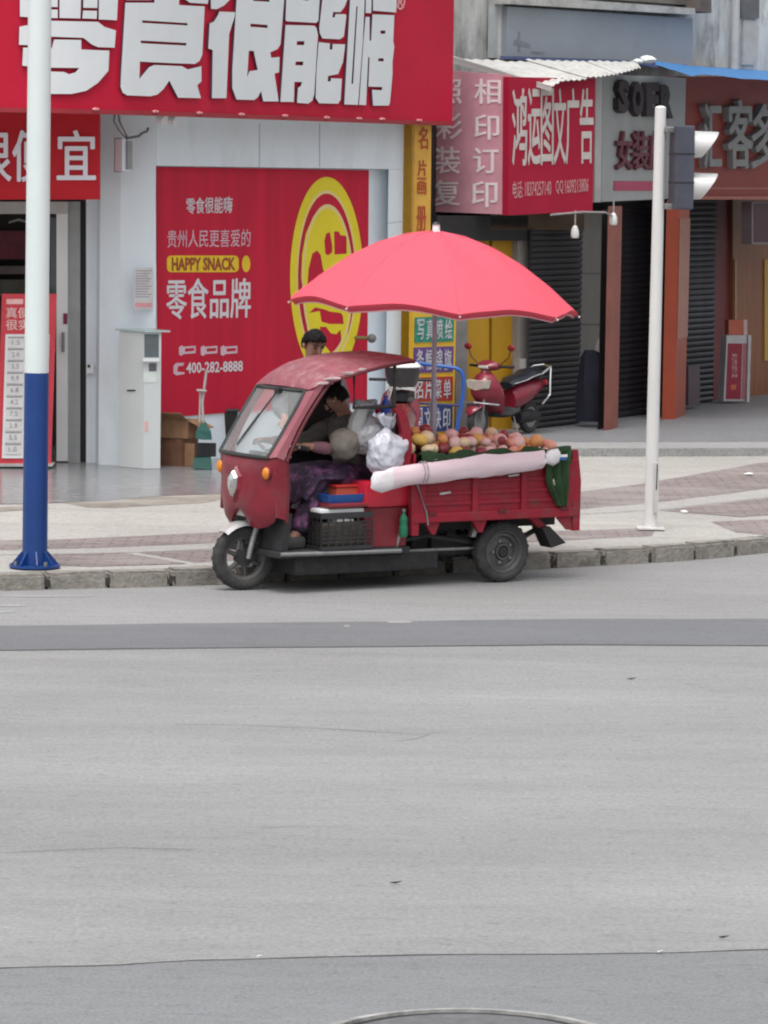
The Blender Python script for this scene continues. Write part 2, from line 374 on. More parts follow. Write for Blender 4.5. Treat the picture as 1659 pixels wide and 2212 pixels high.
pl = [(.55, 39.72), (2.15, 40.01), (3.04, 40.17), (4.31, 40.46), (9.5, 41.6), (12, 60), (.9, 60), (.35, 42.5)]
mb = MB(); mb.prism([(x, y, ZP) for x, y in pl], (0, 0, -.12)); o = mb.build('raised_platform', M_STEP); o['kind'] = 'structure'
pl2 = [(x, y + (.95 if i < 5 else 0)) for i, (x, y) in enumerate(pl)]
sheet('platform_tiling', pl2, ZP + .002, M_TILE)
# ================================================================== LEFT SHOP
W = VP((-2.41, 38.0, 0), (.788, -.616, 0))          # facade with the poster
FR = VP((0, 38.15, 0), (0, -1, 0))                    # frontal door wall
shop = thing('snack_shop', 'white panelled corner snack shop with open doorway behind the blue and white pole', 'shop')
def part(mb, name, m, parent, **k): return mb.build(name, m, parent, **k)
zt = 8.0
def wallquad(mb, a, b, z0, z1, t, nrm):   # vertical wall from a to b, t thick backwards
    a, b = Vector((*a, 0)), Vector((*b, 0)); n = Vector(nrm)
    mb.prism([a + Vector((0, 0, z0)), b + Vector((0, 0, z0)), b + Vector((0, 0, z1)), a + Vector((0, 0, z1))], -n * t)
wl = lambda t, off: W.P + W.d * t + W.n * off       # point on the facade, t metres along it
# facade pieces: left pier (frontal then angled), beam, right pier, recessed back
WD = W.d if W.d.x > 0 else -W.d
def wp(px, off=0.0):
    p = W(px, 600, off); return (p.x, p.y)
cA = (-3.02, 37.97); cB = wp(335)
mb = MB(); mb.prism([Vector((*cA, .12)), Vector((-2.80, 37.90, .12)), Vector((*cB, .12)), Vector((*wp(335, -.6), .12)), Vector((-3.25, 38.9, .12))], (0, 0, 3.95)); part(mb, 'column', WALLW, shop)
mb = MB(); z0 = W(600, 362).z; mb.prism([Vector((*wp(335.3), z0)), Vector((*wp(868), z0)), Vector((*wp(868, -.5), z0)), Vector((*wp(335.3, -.5), z0))], (0, 0, 4.07 - z0)); part(mb, 'beam', WALLW, shop)
mb = MB(); mb.prism([Vector((*wp(836), .12)), Vector((*wp(868), .12)), Vector((*wp(868, -.5), .12)), Vector((*wp(836, -.5), .12))], (0, 0, z0 - .122)); part(mb, 'column', WALLW, shop)
mb = MB(); mb.prism([Vector((*wp(336, -.16), .12)), Vector((*wp(835.5, -.16), .12)), Vector((*wp(835.5, -.5), .12)), Vector((*wp(336, -.5), .12))], (0, 0, z0 - .124)); part(mb, 'recessed_wall', WALLW, shop)
for x in (560, 690):      # panel joints of the beam
    mb = MB(); mb.slab(W, [(x, 266), (x + 1.3, 266), (x + 1.3, 361), (x, 361)], .01, .002); part(mb, 'panel_joint', mat('panel joint', (.33, .35, .37), .6), shop)
mb = MB(); mb.slab(W, [(836, 482), (868, 478), (868, 479), (836, 483.2)], .01, .002); part(mb, 'panel_joint', mat('panel joint', (.33, .35, .37), .6), shop)
# doorway
grey = mat('grey door jamb', (.36, .38, .38), .5, var=.08)
mb = MB(); mb.slab(FR, rect(122, 455, 146, 996), .12); part(mb, 'door_frame', WHITE, shop)
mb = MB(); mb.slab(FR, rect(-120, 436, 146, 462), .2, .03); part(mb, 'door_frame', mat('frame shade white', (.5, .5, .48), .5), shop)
mb = MB(); mb.slab(FR, rect(146.5, 436, 173, 1000), .3, -.05); part(mb, 'door_jamb', grey, shop)
mb = MB(); mb.slab(FR, rect(173, 430, 186, 1003), .1, -.12); part(mb, 'dark_gap', BLACK, shop)
mb = MB(); mb.slab(FR, rect(186, 430, 214, 1004), .3, -.02); part(mb, 'column_return', WALLW, shop)
mb = MB(); mb.slab(FR, rect(109, 470, 122, 640), .02, -.06); part(mb, 'glass_pane', mat('dark door glass', (.10, .13, .13), .08, var=.1), shop)
mb = MB(); mb.slab(FR, rect(112, 668, 121, 760), .02, -.04); part(mb, 'door_sticker', mat('red sticker', (.5, .05, .06), .5), shop)
mb = MB(); mb.slab(FR, rect(136.5, 677, 145.5, 700), .01, .012); part(mb, 'door_sticker', mat('dark red sticker', (.2, .03, .06), .5), shop)
mb = MB(); mb.slab(FR, rect(133, 718, 139, 760), .05, .05); part(mb, 'door_handle', STEEL, shop)
inn = VP((0, 40.5, 0), (0, -1, 0))
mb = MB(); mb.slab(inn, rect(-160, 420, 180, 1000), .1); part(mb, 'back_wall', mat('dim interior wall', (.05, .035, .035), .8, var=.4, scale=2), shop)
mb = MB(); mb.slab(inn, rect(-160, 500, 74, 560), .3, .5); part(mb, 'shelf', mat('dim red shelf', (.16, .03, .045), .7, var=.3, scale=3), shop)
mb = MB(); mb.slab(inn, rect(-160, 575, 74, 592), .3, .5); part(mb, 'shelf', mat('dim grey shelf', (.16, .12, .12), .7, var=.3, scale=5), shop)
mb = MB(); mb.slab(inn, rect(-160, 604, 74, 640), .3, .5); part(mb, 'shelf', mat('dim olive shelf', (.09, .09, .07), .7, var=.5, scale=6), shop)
mb = MB(); mb.prism([inn(20, 478, .6), inn(40, 472, .6), inn(60, 478, .6), inn(62, 483, .6), inn(40, 477, .6), inn(18, 483, .6)], (0, .02, 0)); part(mb, 'roof_sign', grey, shop)
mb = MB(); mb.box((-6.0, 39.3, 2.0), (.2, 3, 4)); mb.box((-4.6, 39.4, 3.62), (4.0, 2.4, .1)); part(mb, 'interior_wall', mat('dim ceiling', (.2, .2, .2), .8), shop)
mb = MB(); mb.box((-7.4, 38.0, 2.0), (2.6, .3, 4.0)); part(mb, 'front_wall', WALLW, shop)
# --- curved fascia sign
SP = [(-9.5, 35.2), (-6.5, 35.6), (-4.49, 35.8), (-3.85, 35.9), (-3.35, 36.02), (-2.88, 36.3), (-2.53, 36.62), (-2.09, 37.2), (-1.65, 37.94), (-.71, 39.36), (.14, 40.69), (.72, 41.62)]
def chaikin(P):
    o = [P[0]]
    for a, b in zip(P[:-1], P[1:]): o += [tuple(a[i] * .75 + b[i] * .25 for i in (0, 1)), tuple(a[i] * .25 + b[i] * .75 for i in (0, 1))]
    return o + [P[-1]]
SP = chaikin(chaikin(SP)); ZS = 3.81
class Curve:
    def seg(s, d):
        for a, b in zip(SP[:-1], SP[1:]):
            ca, cb = d.x * a[1] - d.y * a[0], d.x * b[1] - d.y * b[0]
            if ca >= 0 >= cb or ca <= 0 <= cb:
                t = ca / (ca - cb) if ca != cb else 0; return a[0] + (b[0] - a[0]) * t, a[1] + (b[1] - a[1]) * t
        return SP[-1]
    def __call__(s, px, py, off=0):
        d = ray(px, py); x, y = s.seg(d); k = y / d.y; return CAM + d * k
    def nrm(s, p):
        best = min(range(len(SP)), key=lambda i: (SP[i][0] - p.x) ** 2 + (SP[i][1] - p.y) ** 2)
        a, b = SP[max(best - 2, 0)], SP[min(best + 2, len(SP) - 1)]; t = Vector((b[0] - a[0], b[1] - a[1], 0)).normalized(); return Vector((t.y, -t.x, 0))
CS = Curve()
fas = thing('fascia_sign', 'large curved red shop sign with giant raised white characters, top of the photo', 'sign', (SP[20][0], SP[20][1], ZS))
kids = []
mb = MB(); n = len(SP); ZT = 6.4
f = [[Vector((x, y, z)) for z in (ZS, ZS + .4, ZS + 1.2, ZT)] for x, y in SP]
bk = [[Vector((x, y, z)) - CS.nrm(Vector((x, y, 0))) * .16 for z in (ZT, ZS)] for x, y in SP]
mb.loft([a + b for a, b in zip(f, bk)]); kids.append(mb.build('panel', REDSIGN, fas))
mb = MB(); mb.loft([[Vector((x, y, ZS - .03)) + CS.nrm(Vector((x, y, 0))) * .03, Vector((x, y, ZS + .015)) + CS.nrm(Vector((x, y, 0))) * .03, Vector((x, y, ZS + .015)) + CS.nrm(Vector((x, y, 0))) * .002, Vector((x, y, ZS - .03)) - CS.nrm(Vector((x, y, 0))) * .16] for x, y in SP])
kids.append(mb.build('bottom_trim', mat('dark red trim', (.30, .02, .03), .5), fas))
GL = {
 'line': [([(42, -20), (70, -20), (70, 38), (42, 36)], []), ([(109, -20), (122, -20), (122, 15.6), (109, 15)], []), ([(109, 21), (122, 21), (122, 39.5), (109, 39)], []),
        ([(126, -40), (173, -40), (170, 40), (126, 39)], []), ([(177, -20), (207.5, -20), (206.5, 17.5), (176.5, 17)], []), ([(176, 23), (206, 23.5), (205, 41), (174.5, 40)], []),
        ([(210.5, -40), (252, -40), (248, 44), (209.5, 42)], []), ([(36, -110), (258, -110), (254, -48), (38, -48)], []),
        ([(41, 58), (62, 54), (69, 44), (208, 47.5), (221, 58), (246, 66), (243, 103), (208, 102), (194, 96), (177, 82), (110, 79.5), (69, 79), (69, 98), (40, 97)], []),
        ([(49, 103), (110, 104.5), (114.5, 85.5), (172, 86.5), (172, 107), (232, 109.5), (230, 153), (208, 179), (183, 196), (152, 203), (69, 203), (65, 144), (47, 142)], [[(83, 146), (168, 147), (160, 156.5), (146, 160.5), (135, 155.5), (83, 154)]])],
 'food': [([(266, 6), (328, 6), (328, -40), (381, -40), (381, 11), (436, 14), (431, 118), (425, 132), (415, 138), (380, 137), (322, 134.5), (297, 133), (296, 170), (317, 145), (328, 140.5), (365, 142), (387, 143), (400, 150), (429, 143), (429, 176), (420, 184), (428, 212), (379, 211), (360, 174), (348, 192), (335, 204), (320, 208), (270, 206), (260, 200), (256, 188), (257, 160)], [[(302, 44), (399, 50), (399, 55), (302, 49.5)], [(299, 87.5), (397, 93), (396, 98.5), (299, 93.5)]]),
        ([(258, -55), (322, -110), (322, 0), (267, 0)], []), ([(388, -105), (388, -5), (404, 6), (443, 8.5), (450, -50)], [])],
 'very': [([(448, -70), (450, 19), (462, 20), (478, 12), (500, -10), (505, -60)], []),
        ([(468, 25), (502, 26.5), (501, 36), (489, 73), (483, 212), (452, 212), (453.5, 108), (444, 105), (447, 51), (456, 47), (465, 33)], []),
        ([(506, -70), (610, -70), (608, 0), (600, 96), (594, 106), (578, 113), (580, 125), (598, 123), (597, 156), (587, 159), (596, 219), (563, 219), (558, 197), (551, 210), (543, 216), (505, 215), (496, 191), (496, 149), (505, 0)],
         [[(540, -3), (575, -1), (577, 4), (541, 2)], [(535, 51), (572, 54), (572, 60.5), (535, 58)], [(531.5, 110), (542, 110), (551, 151), (533, 154), (528, 166)]])],
 'able': [([(615, -60), (611, 43), (613, 46), (677, 49.5), (682, 45), (688, -60)], [[(647, -8), (660, -8), (660, 1.5), (648, 0)]]),
        ([(611, 54), (673, 55.5), (678, 61), (681, 75), (673, 204), (669, 217), (660, 224), (636, 222), (638, 190), (644, 186), (647, 177), (630, 177), (629, 220), (600, 220)], [[(635.5, 89), (652, 89), (651, 97.5), (635, 97.5)], [(633, 133), (649.5, 133), (648.5, 141.5), (632, 141)]]),
        ([(692, -60), (690.6, 0), (684, 59), (685, 72), (690.6, 83), (728, 85), (737, 79), (742.5, 34), (741, 31), (719, 30.5), (717.5, 37.6), (712, 37.6), (714, 26), (730, 26), (739, 14), (744, 0), (744, -60)], []),
        ([(682.6, 91), (707, 94), (706, 107), (712, 107), (713, 95), (740, 96), (735, 134), (724.6, 160), (703, 164), (702, 176), (708.5, 176), (709.4, 169), (732.7, 170), (730, 215), (724.6, 224), (683.5, 223), (676, 211), (678, 152)], [])],
 'hey': [([(752, -60), (750.6, 0), (738, 225.5), (767.6, 226.5), (778, 89.5), (782, 0), (784, -60)], [[(764, 14), (766.7, 14), (757, 181), (753.3, 181)]]),
        ([(786, -60), (784, 28), (796, 28.5), (799, -60)], []),
        ([(784, 36.7), (792.6, 36.7), (792.6, 88), (796, 88), (799, 31), (846, 33), (843.6, 89.5), (846, 100), (842, 134), (842, 161), (836.5, 222), (834, 228), (800, 228), (798, 194), (819.5, 195), (820, 188), (790, 187), (792.6, 124), (789.5, 124), (785, 227), (770, 226.5), (779.5, 89.5)], [[(816, 66), (826.5, 66), (826.5, 73), (816, 73)], [(811.5, 126), (823, 126), (823, 132.5), (811, 132.5)]]),
        ([(801, -60), (800, 23), (850, 27), (853, -60)], [])]}
for k in GL:
    mb = MB()
    for outer, holes in GL[k]: glyph_on(mb, CS, outer, holes, .035)
    o = mb.build('character', [LETTER, LETSIDE], fas); kids.append(o)
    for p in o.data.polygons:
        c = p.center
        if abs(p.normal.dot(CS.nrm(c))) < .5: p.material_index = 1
PINKL = mat('pink print', (.75, .35, .38), .5)
mb = MB(); text_on(mb, '®', CS, rect(853, -16, 874, 22), .01, .01); kids.append(mb.build('trademark', PINKL, fas))
for x, y in ((203, 239), (330, 244), (425, 247), (516, 250), (610, 253), (700, 257), (770, 259), (820, 260), (900, 263)):
    p = CS(x, y - 3); mb = MB(); mb.ball(p + CS.nrm(p) * .03, (.045, .045, .018), 1); kids.append(mb.build('fixing_cap', mat('pale cap', (.62, .25, .28), .6), fas, smooth=True))
# end return of the sign, and the soffit belonging to the shop
e = Vector((*SP[-1], 0)); nn = CS.nrm(e)
mb = MB(); mb.prism([e - nn * .162 + Vector((0, 0, ZS)), e - nn * 1.0 + Vector((0, 0, ZS)), e - nn * 1.0 + Vector((0, 0, ZT)), e - nn * .162 + Vector((0, 0, ZT))], (e - Vector((*SP[-6], 0))).normalized() * -.04); kids.append(mb.build('end_panel', REDSIGN, fas))
rebase(fas, kids)
sof = [Vector((x, y, ZS + .03)) - CS.nrm(Vector((x, y, 0))) * .162 for x, y in SP[6:]]
back = [Vector((*wp(868, -.45), ZS + .03)), Vector((*wp(335, -.45), ZS + .03)), Vector((-3.3, 38.6, ZS + .03)), Vector((-9, 38.6, ZS + .03))]
mb = MB(); mb.prism(sof + back, (0, 0, .05)); part(mb, 'soffit', mat('soffit white', (.6, .62, .62), .6), shop)
mb = MB(); mb.prism([Vector((*wp(335.3, -.01), 4.1)), Vector((*wp(868, -.01), 4.1)), Vector((*wp(868, -.6), 4.1)), Vector((*wp(335.3, -.6), 4.1))], (0, 0, 4.5)); mb.box((-6, 38.6, 6.35), (7, .4, 4.5)); part(mb, 'upper_wall', WALLW, shop)
# --- lower sign at the door
LS = VP((0, 37.1, 0), (.06, -1, 0))
ls = thing('door_sign', 'red sign board with bold white characters above the shop doorway, left edge', 'sign', LS(80, 432))
k2 = []
mb = MB(); mb.slab(LS, rect(-260, 237, 215, 431), .5); k2.append(mb.build('panel', mat('orange red sheet', (.50, .016, .026), .5, spec=.2, var=.1, scale=1), ls))
LETW = mat('bright white letter', (.74, .72, .78), .4, var=.02)
for ch, x0, x1, y0, y1 in (('很', -58, 24, 283, 392), ('便', 28, 104, 282, 392), ('宜', 124, 206, 282, 388)):
    mb = MB(); text_on(mb, ch, LS, rect(x0, y0, x1, y1), .03, .012); k2.append(mb.build('character', LETW, ls))
mb = MB(); mb.slab(LS, rect(-260, 232, 216, 238), .4, .02); k2.append(mb.build('top_trim', mat('dark red trim', (.30, .02, .03), .5), ls))
rebase(ls, k2)
# --- poster
po = thing('wall_poster', 'tall red snack poster with yellow ring emblem on white shop wall', 'poster', W(560, 895, -.14)); k3 = []
PW = lambda x, y, off=0.0: W(x, y, off - .14)
class PF:
    n = W.n
    def __call__(s, x, y, off=0): return W(x, y, off - .14)
    def nrm(s, p): return W.n
PF = PF()
mb = MB(); mb.slab(PF, [(338.5, 360), (797, 368), (793, 868), (344, 903)], .018); k3.append(mb.build('sheet', REDPOST, po))
YEL = mat('yellow print', (.80, .66, .02), .5, var=.06, scale=2); YELP = mat('pale yellow print', (.80, .64, .28), .5, var=.05)
WP = mat('white print', (.72, .70, .74), .5, var=.04); PKP = mat('pink white print', (.70, .48, .56), .5, var=.05); ORP = mat('brown red print', (.33, .06, .02), .5)
def ring(cx, cy, rx, ry, rx2, ry2, name, m, off, dcx=0.0):
    mb = MB(); glyph_on(mb, PF, ell(cx, cy, rx, ry, 56), [ell(cx + dcx, cy, rx2, ry2, 56)[::-1]], .004, off, 0); k3.append(mb.build(name, m, po))
ring(705, 600, 79, 218, 65, 189, 'emblem_ring', YEL, .001)
ring(705, 600, 65, 189, 62, 182, 'emblem_edge', YELP, .0015)
ring(707, 607, 55, 166, 51, 157, 'emblem_edge', YELP, .0015)
mb = MB()
disc = [(656, 640), (650, 600), (652, 550), (660, 505), (676, 468), (690, 450), (706, 443), (722, 450), (736, 474), (750, 515), (759, 555), (762, 590), (762, 640), (756, 690), (748, 735), (735, 765), (716, 776), (694, 770), (676, 748), (663, 710)]
holes = [[(663, 620), (666, 580), (674, 548), (684, 541), (692, 550), (697, 580), (704, 600), (716, 602), (716, 630), (700, 640), (676, 640)],
         [(700, 520), (704, 504), (712, 502), (717, 530), (717, 545), (708, 552), (702, 548)],
         [(721, 500), (731, 500), (735, 508), (748, 510), (748, 548), (722, 550)],
         [(667, 676), (690, 672), (694, 695), (712, 700), (742, 700), (740, 682), (736, 676), (712, 673), (700, 668), (680, 664)],
         [(690, 706), (704, 706), (714, 720), (726, 722), (735, 712), (737, 735), (726, 757), (716, 764), (704, 750), (694, 730)]]
glyph_on(mb, PF, disc, holes, .004, .001, 0); k3.append(mb.build('emblem_figure', YEL, po))
for body, q, b, m in (('零食很能嗨', [(401, 428), (502, 424), (500, 460), (403, 462)], .008, WP), ('贵州人民更喜爱的', [(361, 497), (541, 495), (540, 533), (361, 535)], .0, PKP),
                      ('零食品牌', [(359, 602), (541, 601), (540, 686), (359, 690)], .011, WP), ('HAPPY SNACK', [(371, 556), (508, 556), (508, 584), (371, 585)], .03, ORP),
                      ('400-282-8888', [(402, 783), (524, 779), (524, 802), (402, 807)], .02, WP)):
    off = .006 if body.startswith('HAPPY') else .001
    mb = MB(); text_on(mb, body, PF, q, .004, b, off); k3.append(mb.build('lettering', m, po))
mb = MB(); glyph_on(mb, PF, rrect(360, 552, 515, 588, 9), [], .004, .001, 0); k3.append(mb.build('yellow_pill', mat('warm yellow print', (.84, .56, .02), .5), po))
mb = MB(); glyph_on(mb, PF, ell(531, 570, 9, 18, 20), [], .004, .001, 0); k3.append(mb.build('yellow_pill', mat('warm yellow print', (.84, .56, .02), .5), po))
for x in (386, 433, 476):
    mb = MB(); glyph_on(mb, PF, [(x, 750), (x + 6, 746), (x + 10, 749), (x + 36, 747), (x + 36, 763), (x + 10, 765), (x + 5, 769), (x, 766)], [[(x + 13, 753), (x + 33, 751.5), (x + 33, 758), (x + 13, 760)]], .004, .001, 0); k3.append(mb.build('small_print', PKP, po))
mb = MB(); glyph_on(mb, PF, [(374, 790), (380, 784), (398, 784), (394, 790), (384, 791), (382, 803), (398, 804), (398, 808), (380, 811), (374, 806)], [], .004, .001, 0); k3.append(mb.build('small_print', PKP, po))
rebase(po, k3)
# ================================================================== THINGS AT THE LEFT SHOP
nt_ = thing('paper_notice', 'small white printed notice taped to wall left of the poster', 'notice', W(310, 668, .01)); kk = []
mb = MB(); mb.slab(W, rect(289, 578, 331, 668), .006, .008); kk.append(mb.build('paper', mat('paper', (.66, .64, .65), .7), nt_))
for i in range(11):
    y = 584 + i * 5.6
    mb = MB(); mb.slab(W, rect(293, y, 327 - (i % 3) * 4, y + 2.0), .002, .0105); kk.append(mb.build('print_line', mat('grey print', (.36, .34, .36), .7), nt_))
mb = MB(); mb.slab(W, rect(292, 654, 328, 664), .002, .0105); kk.append(mb.build('print_line', mat('pink print', (.75, .35, .38), .5), nt_))
rebase(nt_, kk)
lamp = thing('junction_box', 'white electric box with loose cables on wall below the sign', 'electric box', W(270, 372, .05)); kk = []
mb = MB(); mb.slab(W, rect(259, 298, 267, 372), .08, .06); kk.append(mb.build('back_plate', mat('grey plate', (.3, .31, .32), .5), lamp))
mb = MB(); mb.slab(W, rect(264, 300, 282, 370), .1, .14); kk.append(mb.build('case', WALLW, lamp))
mb = MB(); mb.slab(W, rect(276, 304, 286, 366), .08, .17); kk.append(mb.build('cover', mat('mid grey plastic', (.30, .31, .31), .5), lamp))
mb = MB(); mb.tube([W(272, 298, .1), W(256, 280, .1), W(246, 262, .06), W(248, 246, .02)], .008); mb.tube([W(276, 298, .1), W(266, 278, .1), W(258, 262, .06), W(256, 246, .02)], .008)
mb.tube([W(272, 299, .14), W(300, 294, .14), W(306, 288, .12), W(318, 283, .1), W(320, 276, .1)], .014); kk.append(mb.build('cable', mat('grey cable', (.16, .16, .17), .6), lamp))
rebase(lamp, kk)
for i, x in enumerate((341, 367)):
    sp = thing('spotlight', ['small white spotlight under sign nearer the electric box', 'small white spotlight under sign, right of its twin'][i], 'spotlight', W(x, 262, .4), 0, 'spotlights under the curved sign'); kk = []
    p = W(x, 258, .4)
    mb = MB(); mb.cyl(p, p + W.n * .09 + Vector((0, 0, -.02)), .045, .05, 14); kk.append(mb.build('lamp_head', WHITE, sp, smooth=True))
    mb = MB(); mb.cyl(p + Vector((0, 0, .03)), p + Vector((0, 0, .17)), .012); kk.append(mb.build('stem', STEEL, sp)); rebase(sp, kk)
# price board on stand
PBD = VP((0, 37.55, 0), (.03, -1, 0))
pb = thing('price_board', 'red standing price board with stacked white cards behind the blue pole', 'price board', PBD(60, 1008)); kk = []
mb = MB(); mb.slab(PBD, [(4, 635), (122, 635), (110, 1003), (-8, 1003)], .06); kk.append(mb.build('panel', mat('bright red board', (.62, .05, .07), .4), pb))
mb = MB(); mb.slab(PBD, [(12, 722), (107, 722), (101, 990), (4, 990)], .02, .016); kk.append(mb.build('card_field', WHITE, pb))
mb = MB(); mb.slab(PBD, rect(14, 646, 50, 657), .008, .008); kk.append(mb.build('title_strip', mat('pale pink print', (.85, .5, .48), .5), pb))
for yy, s in ((664, '真便宜'), (690, '很实惠')):
    mb = MB(); text_on(mb, s, PBD, rect(13, yy, 90, yy + 23), .008, .015); kk.append(mb.build('lettering', mat('pale pink print', (.85, .5, .48), .5), pb))
gl = mat('card frame', (.34, .33, .34), .5); pc = mat('card paper', (.74, .73, .73), .6)
for i in range(10):
    y = 727 + i * 25.6; x = 17 - i * .8
    mb = MB(); mb.slab(PBD, rect(x, y, x + 36, y + 24), .008, .026); cd_ = mb.build('price_card', pc, pb); kk.append(cd_)
    mb = MB(); mb.slab(PBD, rect(x + 1, y + .5, x + 35, y + 3.4), .006, .031); o = mb.build('card_edge', gl, cd_); o.matrix_parent_inverse = Matrix()
    mb = MB(); text_on(mb, ['1.5', '2.0', '3.5', '9.9', '6.8', '4.2', '7.5', '2.8', '5.5', '1.0'][i], PBD, rect(x + 9, y + 8, x + 26, y + 18), .004, .0, .027); o = mb.build('price_print', gl, cd_); 
    mb = MB(); mb.slab(PBD, rect(x + 46, y, x + 82, y + 24), .008, .026); kk.append(mb.build('price_card', pc, pb))
mb = MB(); mb.slab(PBD, [(-12, 1003), (116, 1003), (112, 1008), (-12, 1008)], .3, .12); kk.append(mb.build('base', mat('grey base', (.45, .44, .44), .5), pb))
rebase(pb, kk)
# kiosk
C0, CL, CR_ = G(310, 1013, ZF), G(256, 1008, ZF), G(346, 1012.5, ZF)
kio = thing('kiosk_cabinet', 'pale metal kiosk cabinet with flat lid beside the red poster', 'kiosk', C0); kk = []
KH = 1.42
KM = mat('pale cabinet metal', (.62, .65, .65), .35, var=.04, scale=2); KM2 = mat('cabinet shade panel', (.56, .59, .60), .35, var=.04)
dl = (CL - C0); dr = (CR_ - C0)
mb = MB(); mb.prism([C0 + Vector((0, 0, .003)), CL + Vector((0, 0, .003)), CL + dr * 2.2 + Vector((0, 0, .003)), C0 + dr * 1.0 + Vector((0, 0, .003))], (0, 0, KH)); kk.append(mb.build('body', KM, kio))
mb = MB(); q = [C0 - dl * .12 - dr * .15, CL + dl * .1 - dr * .1, CL + dl * .1 + dr * 2.3, C0 - dl * .12 + dr * 1.35]; mb.prism([p + Vector((0, 0, KH + .006)) for p in q], (0, 0, .018)); kk.append(mb.build('lid', mat('greenish glass lid', (.42, .52, .52), .2), kio))
KF = VP(C0, Vector((dr.y, -dr.x, 0)) if (Vector((dr.y, -dr.x, 0))).y < 0 else Vector((-dr.y, dr.x, 0)))
KL = VP(C0, Vector((dl.y, -dl.x, 0)) if (Vector((dl.y, -dl.x, 0))).y < 0 else Vector((-dl.y, dl.x, 0)))
mb = MB(); mb.slab(KF, rect(312, 722, 343, 772), .01, .004); kk.append(mb.build('screen', mat('kiosk screen', (.12, .15, .16), .1), kio))
mb = MB(); mb.slab(KF, rect(309, 775, 344, 781), .06, .05); kk.append(mb.build('ledge', WHITE, kio))
mb = MB(); mb.slab(KF, rect(322, 785, 338, 802), .01, .006); kk.append(mb.build('keypad', mat('dark keypad', (.12, .13, .14), .4), kio))
mb = MB(); mb.slab(KF, rect(310, 803, 338, 826), .006, .005); kk.append(mb.build('decal', mat('white green sticker', (.66, .72, .68), .5), kio))
mb = MB(); mb.slab(KF, rect(313, 910, 320, 932), .006, .005); kk.append(mb.build('decal', mat('painted pink glow', (.75, .42, .42), .5), kio))  # pink patch painting the reflected glow of a red LED
mb = MB(); mb.slab(KL, rect(274, 842, 291, 845), .02, .012); kk.append(mb.build('handle', BLACK, kio))
rebase(kio, kk)
# socket on the column
sk = thing('wall_socket', 'small white socket box on the column beside the dark gap', 'socket', FR(192, 796)); kk = []
mb = MB(); mb.slab(FR, rect(187, 786, 202, 806), .04, .05); kk.append(mb.build('plate', WHITE, sk)); mb = MB(); mb.slab(FR, rect(189, 788, 195, 794), .02, .06); kk.append(mb.build('plug', BLACK, sk)); rebase(sk, kk)
# ball fixture
p = W(803, 731, .1); kb = thing('door_stop_ball', 'round grey knob on the white pier right of the poster', 'knob', p); kk = []
mb = MB(); mb.ball(p, .052, 3); kk.append(mb.build('knob', mat('grey plastic', (.14, .15, .15), .5), kb, smooth=True)); mb = MB(); mb.cyl(p, p - W.n * .28, .02); kk.append(mb.build('stem', STEEL, kb)); rebase(kb, kk)
# cardboard boxes
CB = mat('cardboard', (.27, .15, .08), .85, var=.2, scale=9); CB2 = mat('dark cardboard', (.17, .08, .045), .85, var=.25, scale=9)
def carton(name, label, c, sz, rz, flaps, m):
    t = thing(name, label, 'box', c, rz, 'cartons stacked by the kiosk'); hx, hy, hz = sz[0] / 2, sz[1] / 2, sz[2]
    for sx, sy, w_, d_ in ((0, -hy, sz[0], .008), (0, hy, sz[0], .008), (-hx, 0, .008, sz[1] - .018), (hx, 0, .008, sz[1] - .018)):
        MB().box((sx, sy, hz / 2), (w_, d_, hz)).build('side', m, t)
    MB().box((0, 0, .006), (sz[0] - .02, sz[1] - .02, .01)).build('bottom', m, t)
    if flaps:
        for sx, ang in ((1, -25), (-1, 200)):
            a = R(ang); dx, dz = math.cos(a) * .2, math.sin(a) * .2
            MB().prism([(sx * hx, -hy, hz), (sx * hx, hy, hz), (sx * hx + dx, hy, hz + dz), (sx * hx + dx, -hy, hz + dz)], (0, 0, .008)).build('flap', m, t)
        MB().prism([(-hx, -hy - .004, hz), (hx, -hy - .004, hz), (hx - .02, -hy - .14, hz + .08), (-hx + .02, -hy - .14, hz + .08)], (0, 0, .008)).build('flap', m, t)
    return t
b0 = G(384, 1008, ZF)
carton('cardboard_box', 'closed brown carton on floor under the open carton', b0 + Vector((.0, .2, 0)), (.29, .28, .29), -.6, False, CB2)
MB().box(b0 + Vector((.10, .03, .125)), (.17, .012, .24), Matrix.Rotation(-.5, 3, 'Z')).build('x', CB).name = 'tmp'
bpy.data.objects['tmp'].name = 'paper_bag'; tag(bpy.data.objects['paper_bag'], 'flat piece of brown card leaning on the closed carton', 'card')
carton('cardboard_box', 'open brown carton with spread flaps on top of closed carton', b0 + Vector((.0, .2, .295)), (.31, .29, .19), -.34, True, CB)
# dustpan
dp = thing('dustpan', 'green long handled dustpan standing by the cartons', 'dustpan', G(428, 1014, ZF)); g0 = Vector((0, 0, 0)); GRN = mat('green plastic', (.010, .075, .065), .5)
z = dp.location
def rel(px, py, Y):  # place on a frontal plane through depth Y, relative to the dustpan
    return onplane(px, py, Vector((0, Y, 0)), Vector((0, 1, 0))) - z
Y0 = z.y
MB().tube([rel(440, 930, Y0), rel(437, 870, Y0 + .02), rel(446, 800, Y0 + .05)], .014).build('handle', mat('pale tube', (.38, .34, .33), .5), dp, smooth=True)
MB().tube([rel(431, 912, Y0), rel(433, 840, Y0 + .03), rel(432, 842, Y0 + .03)], .011).build('handle', mat('pale tube', (.38, .34, .33), .5), dp, smooth=True)
MB().tube([rel(425, 843, Y0), rel(446, 845, Y0)], .012).build('grip', mat('pale tube', (.38, .34, .33), .5), dp)
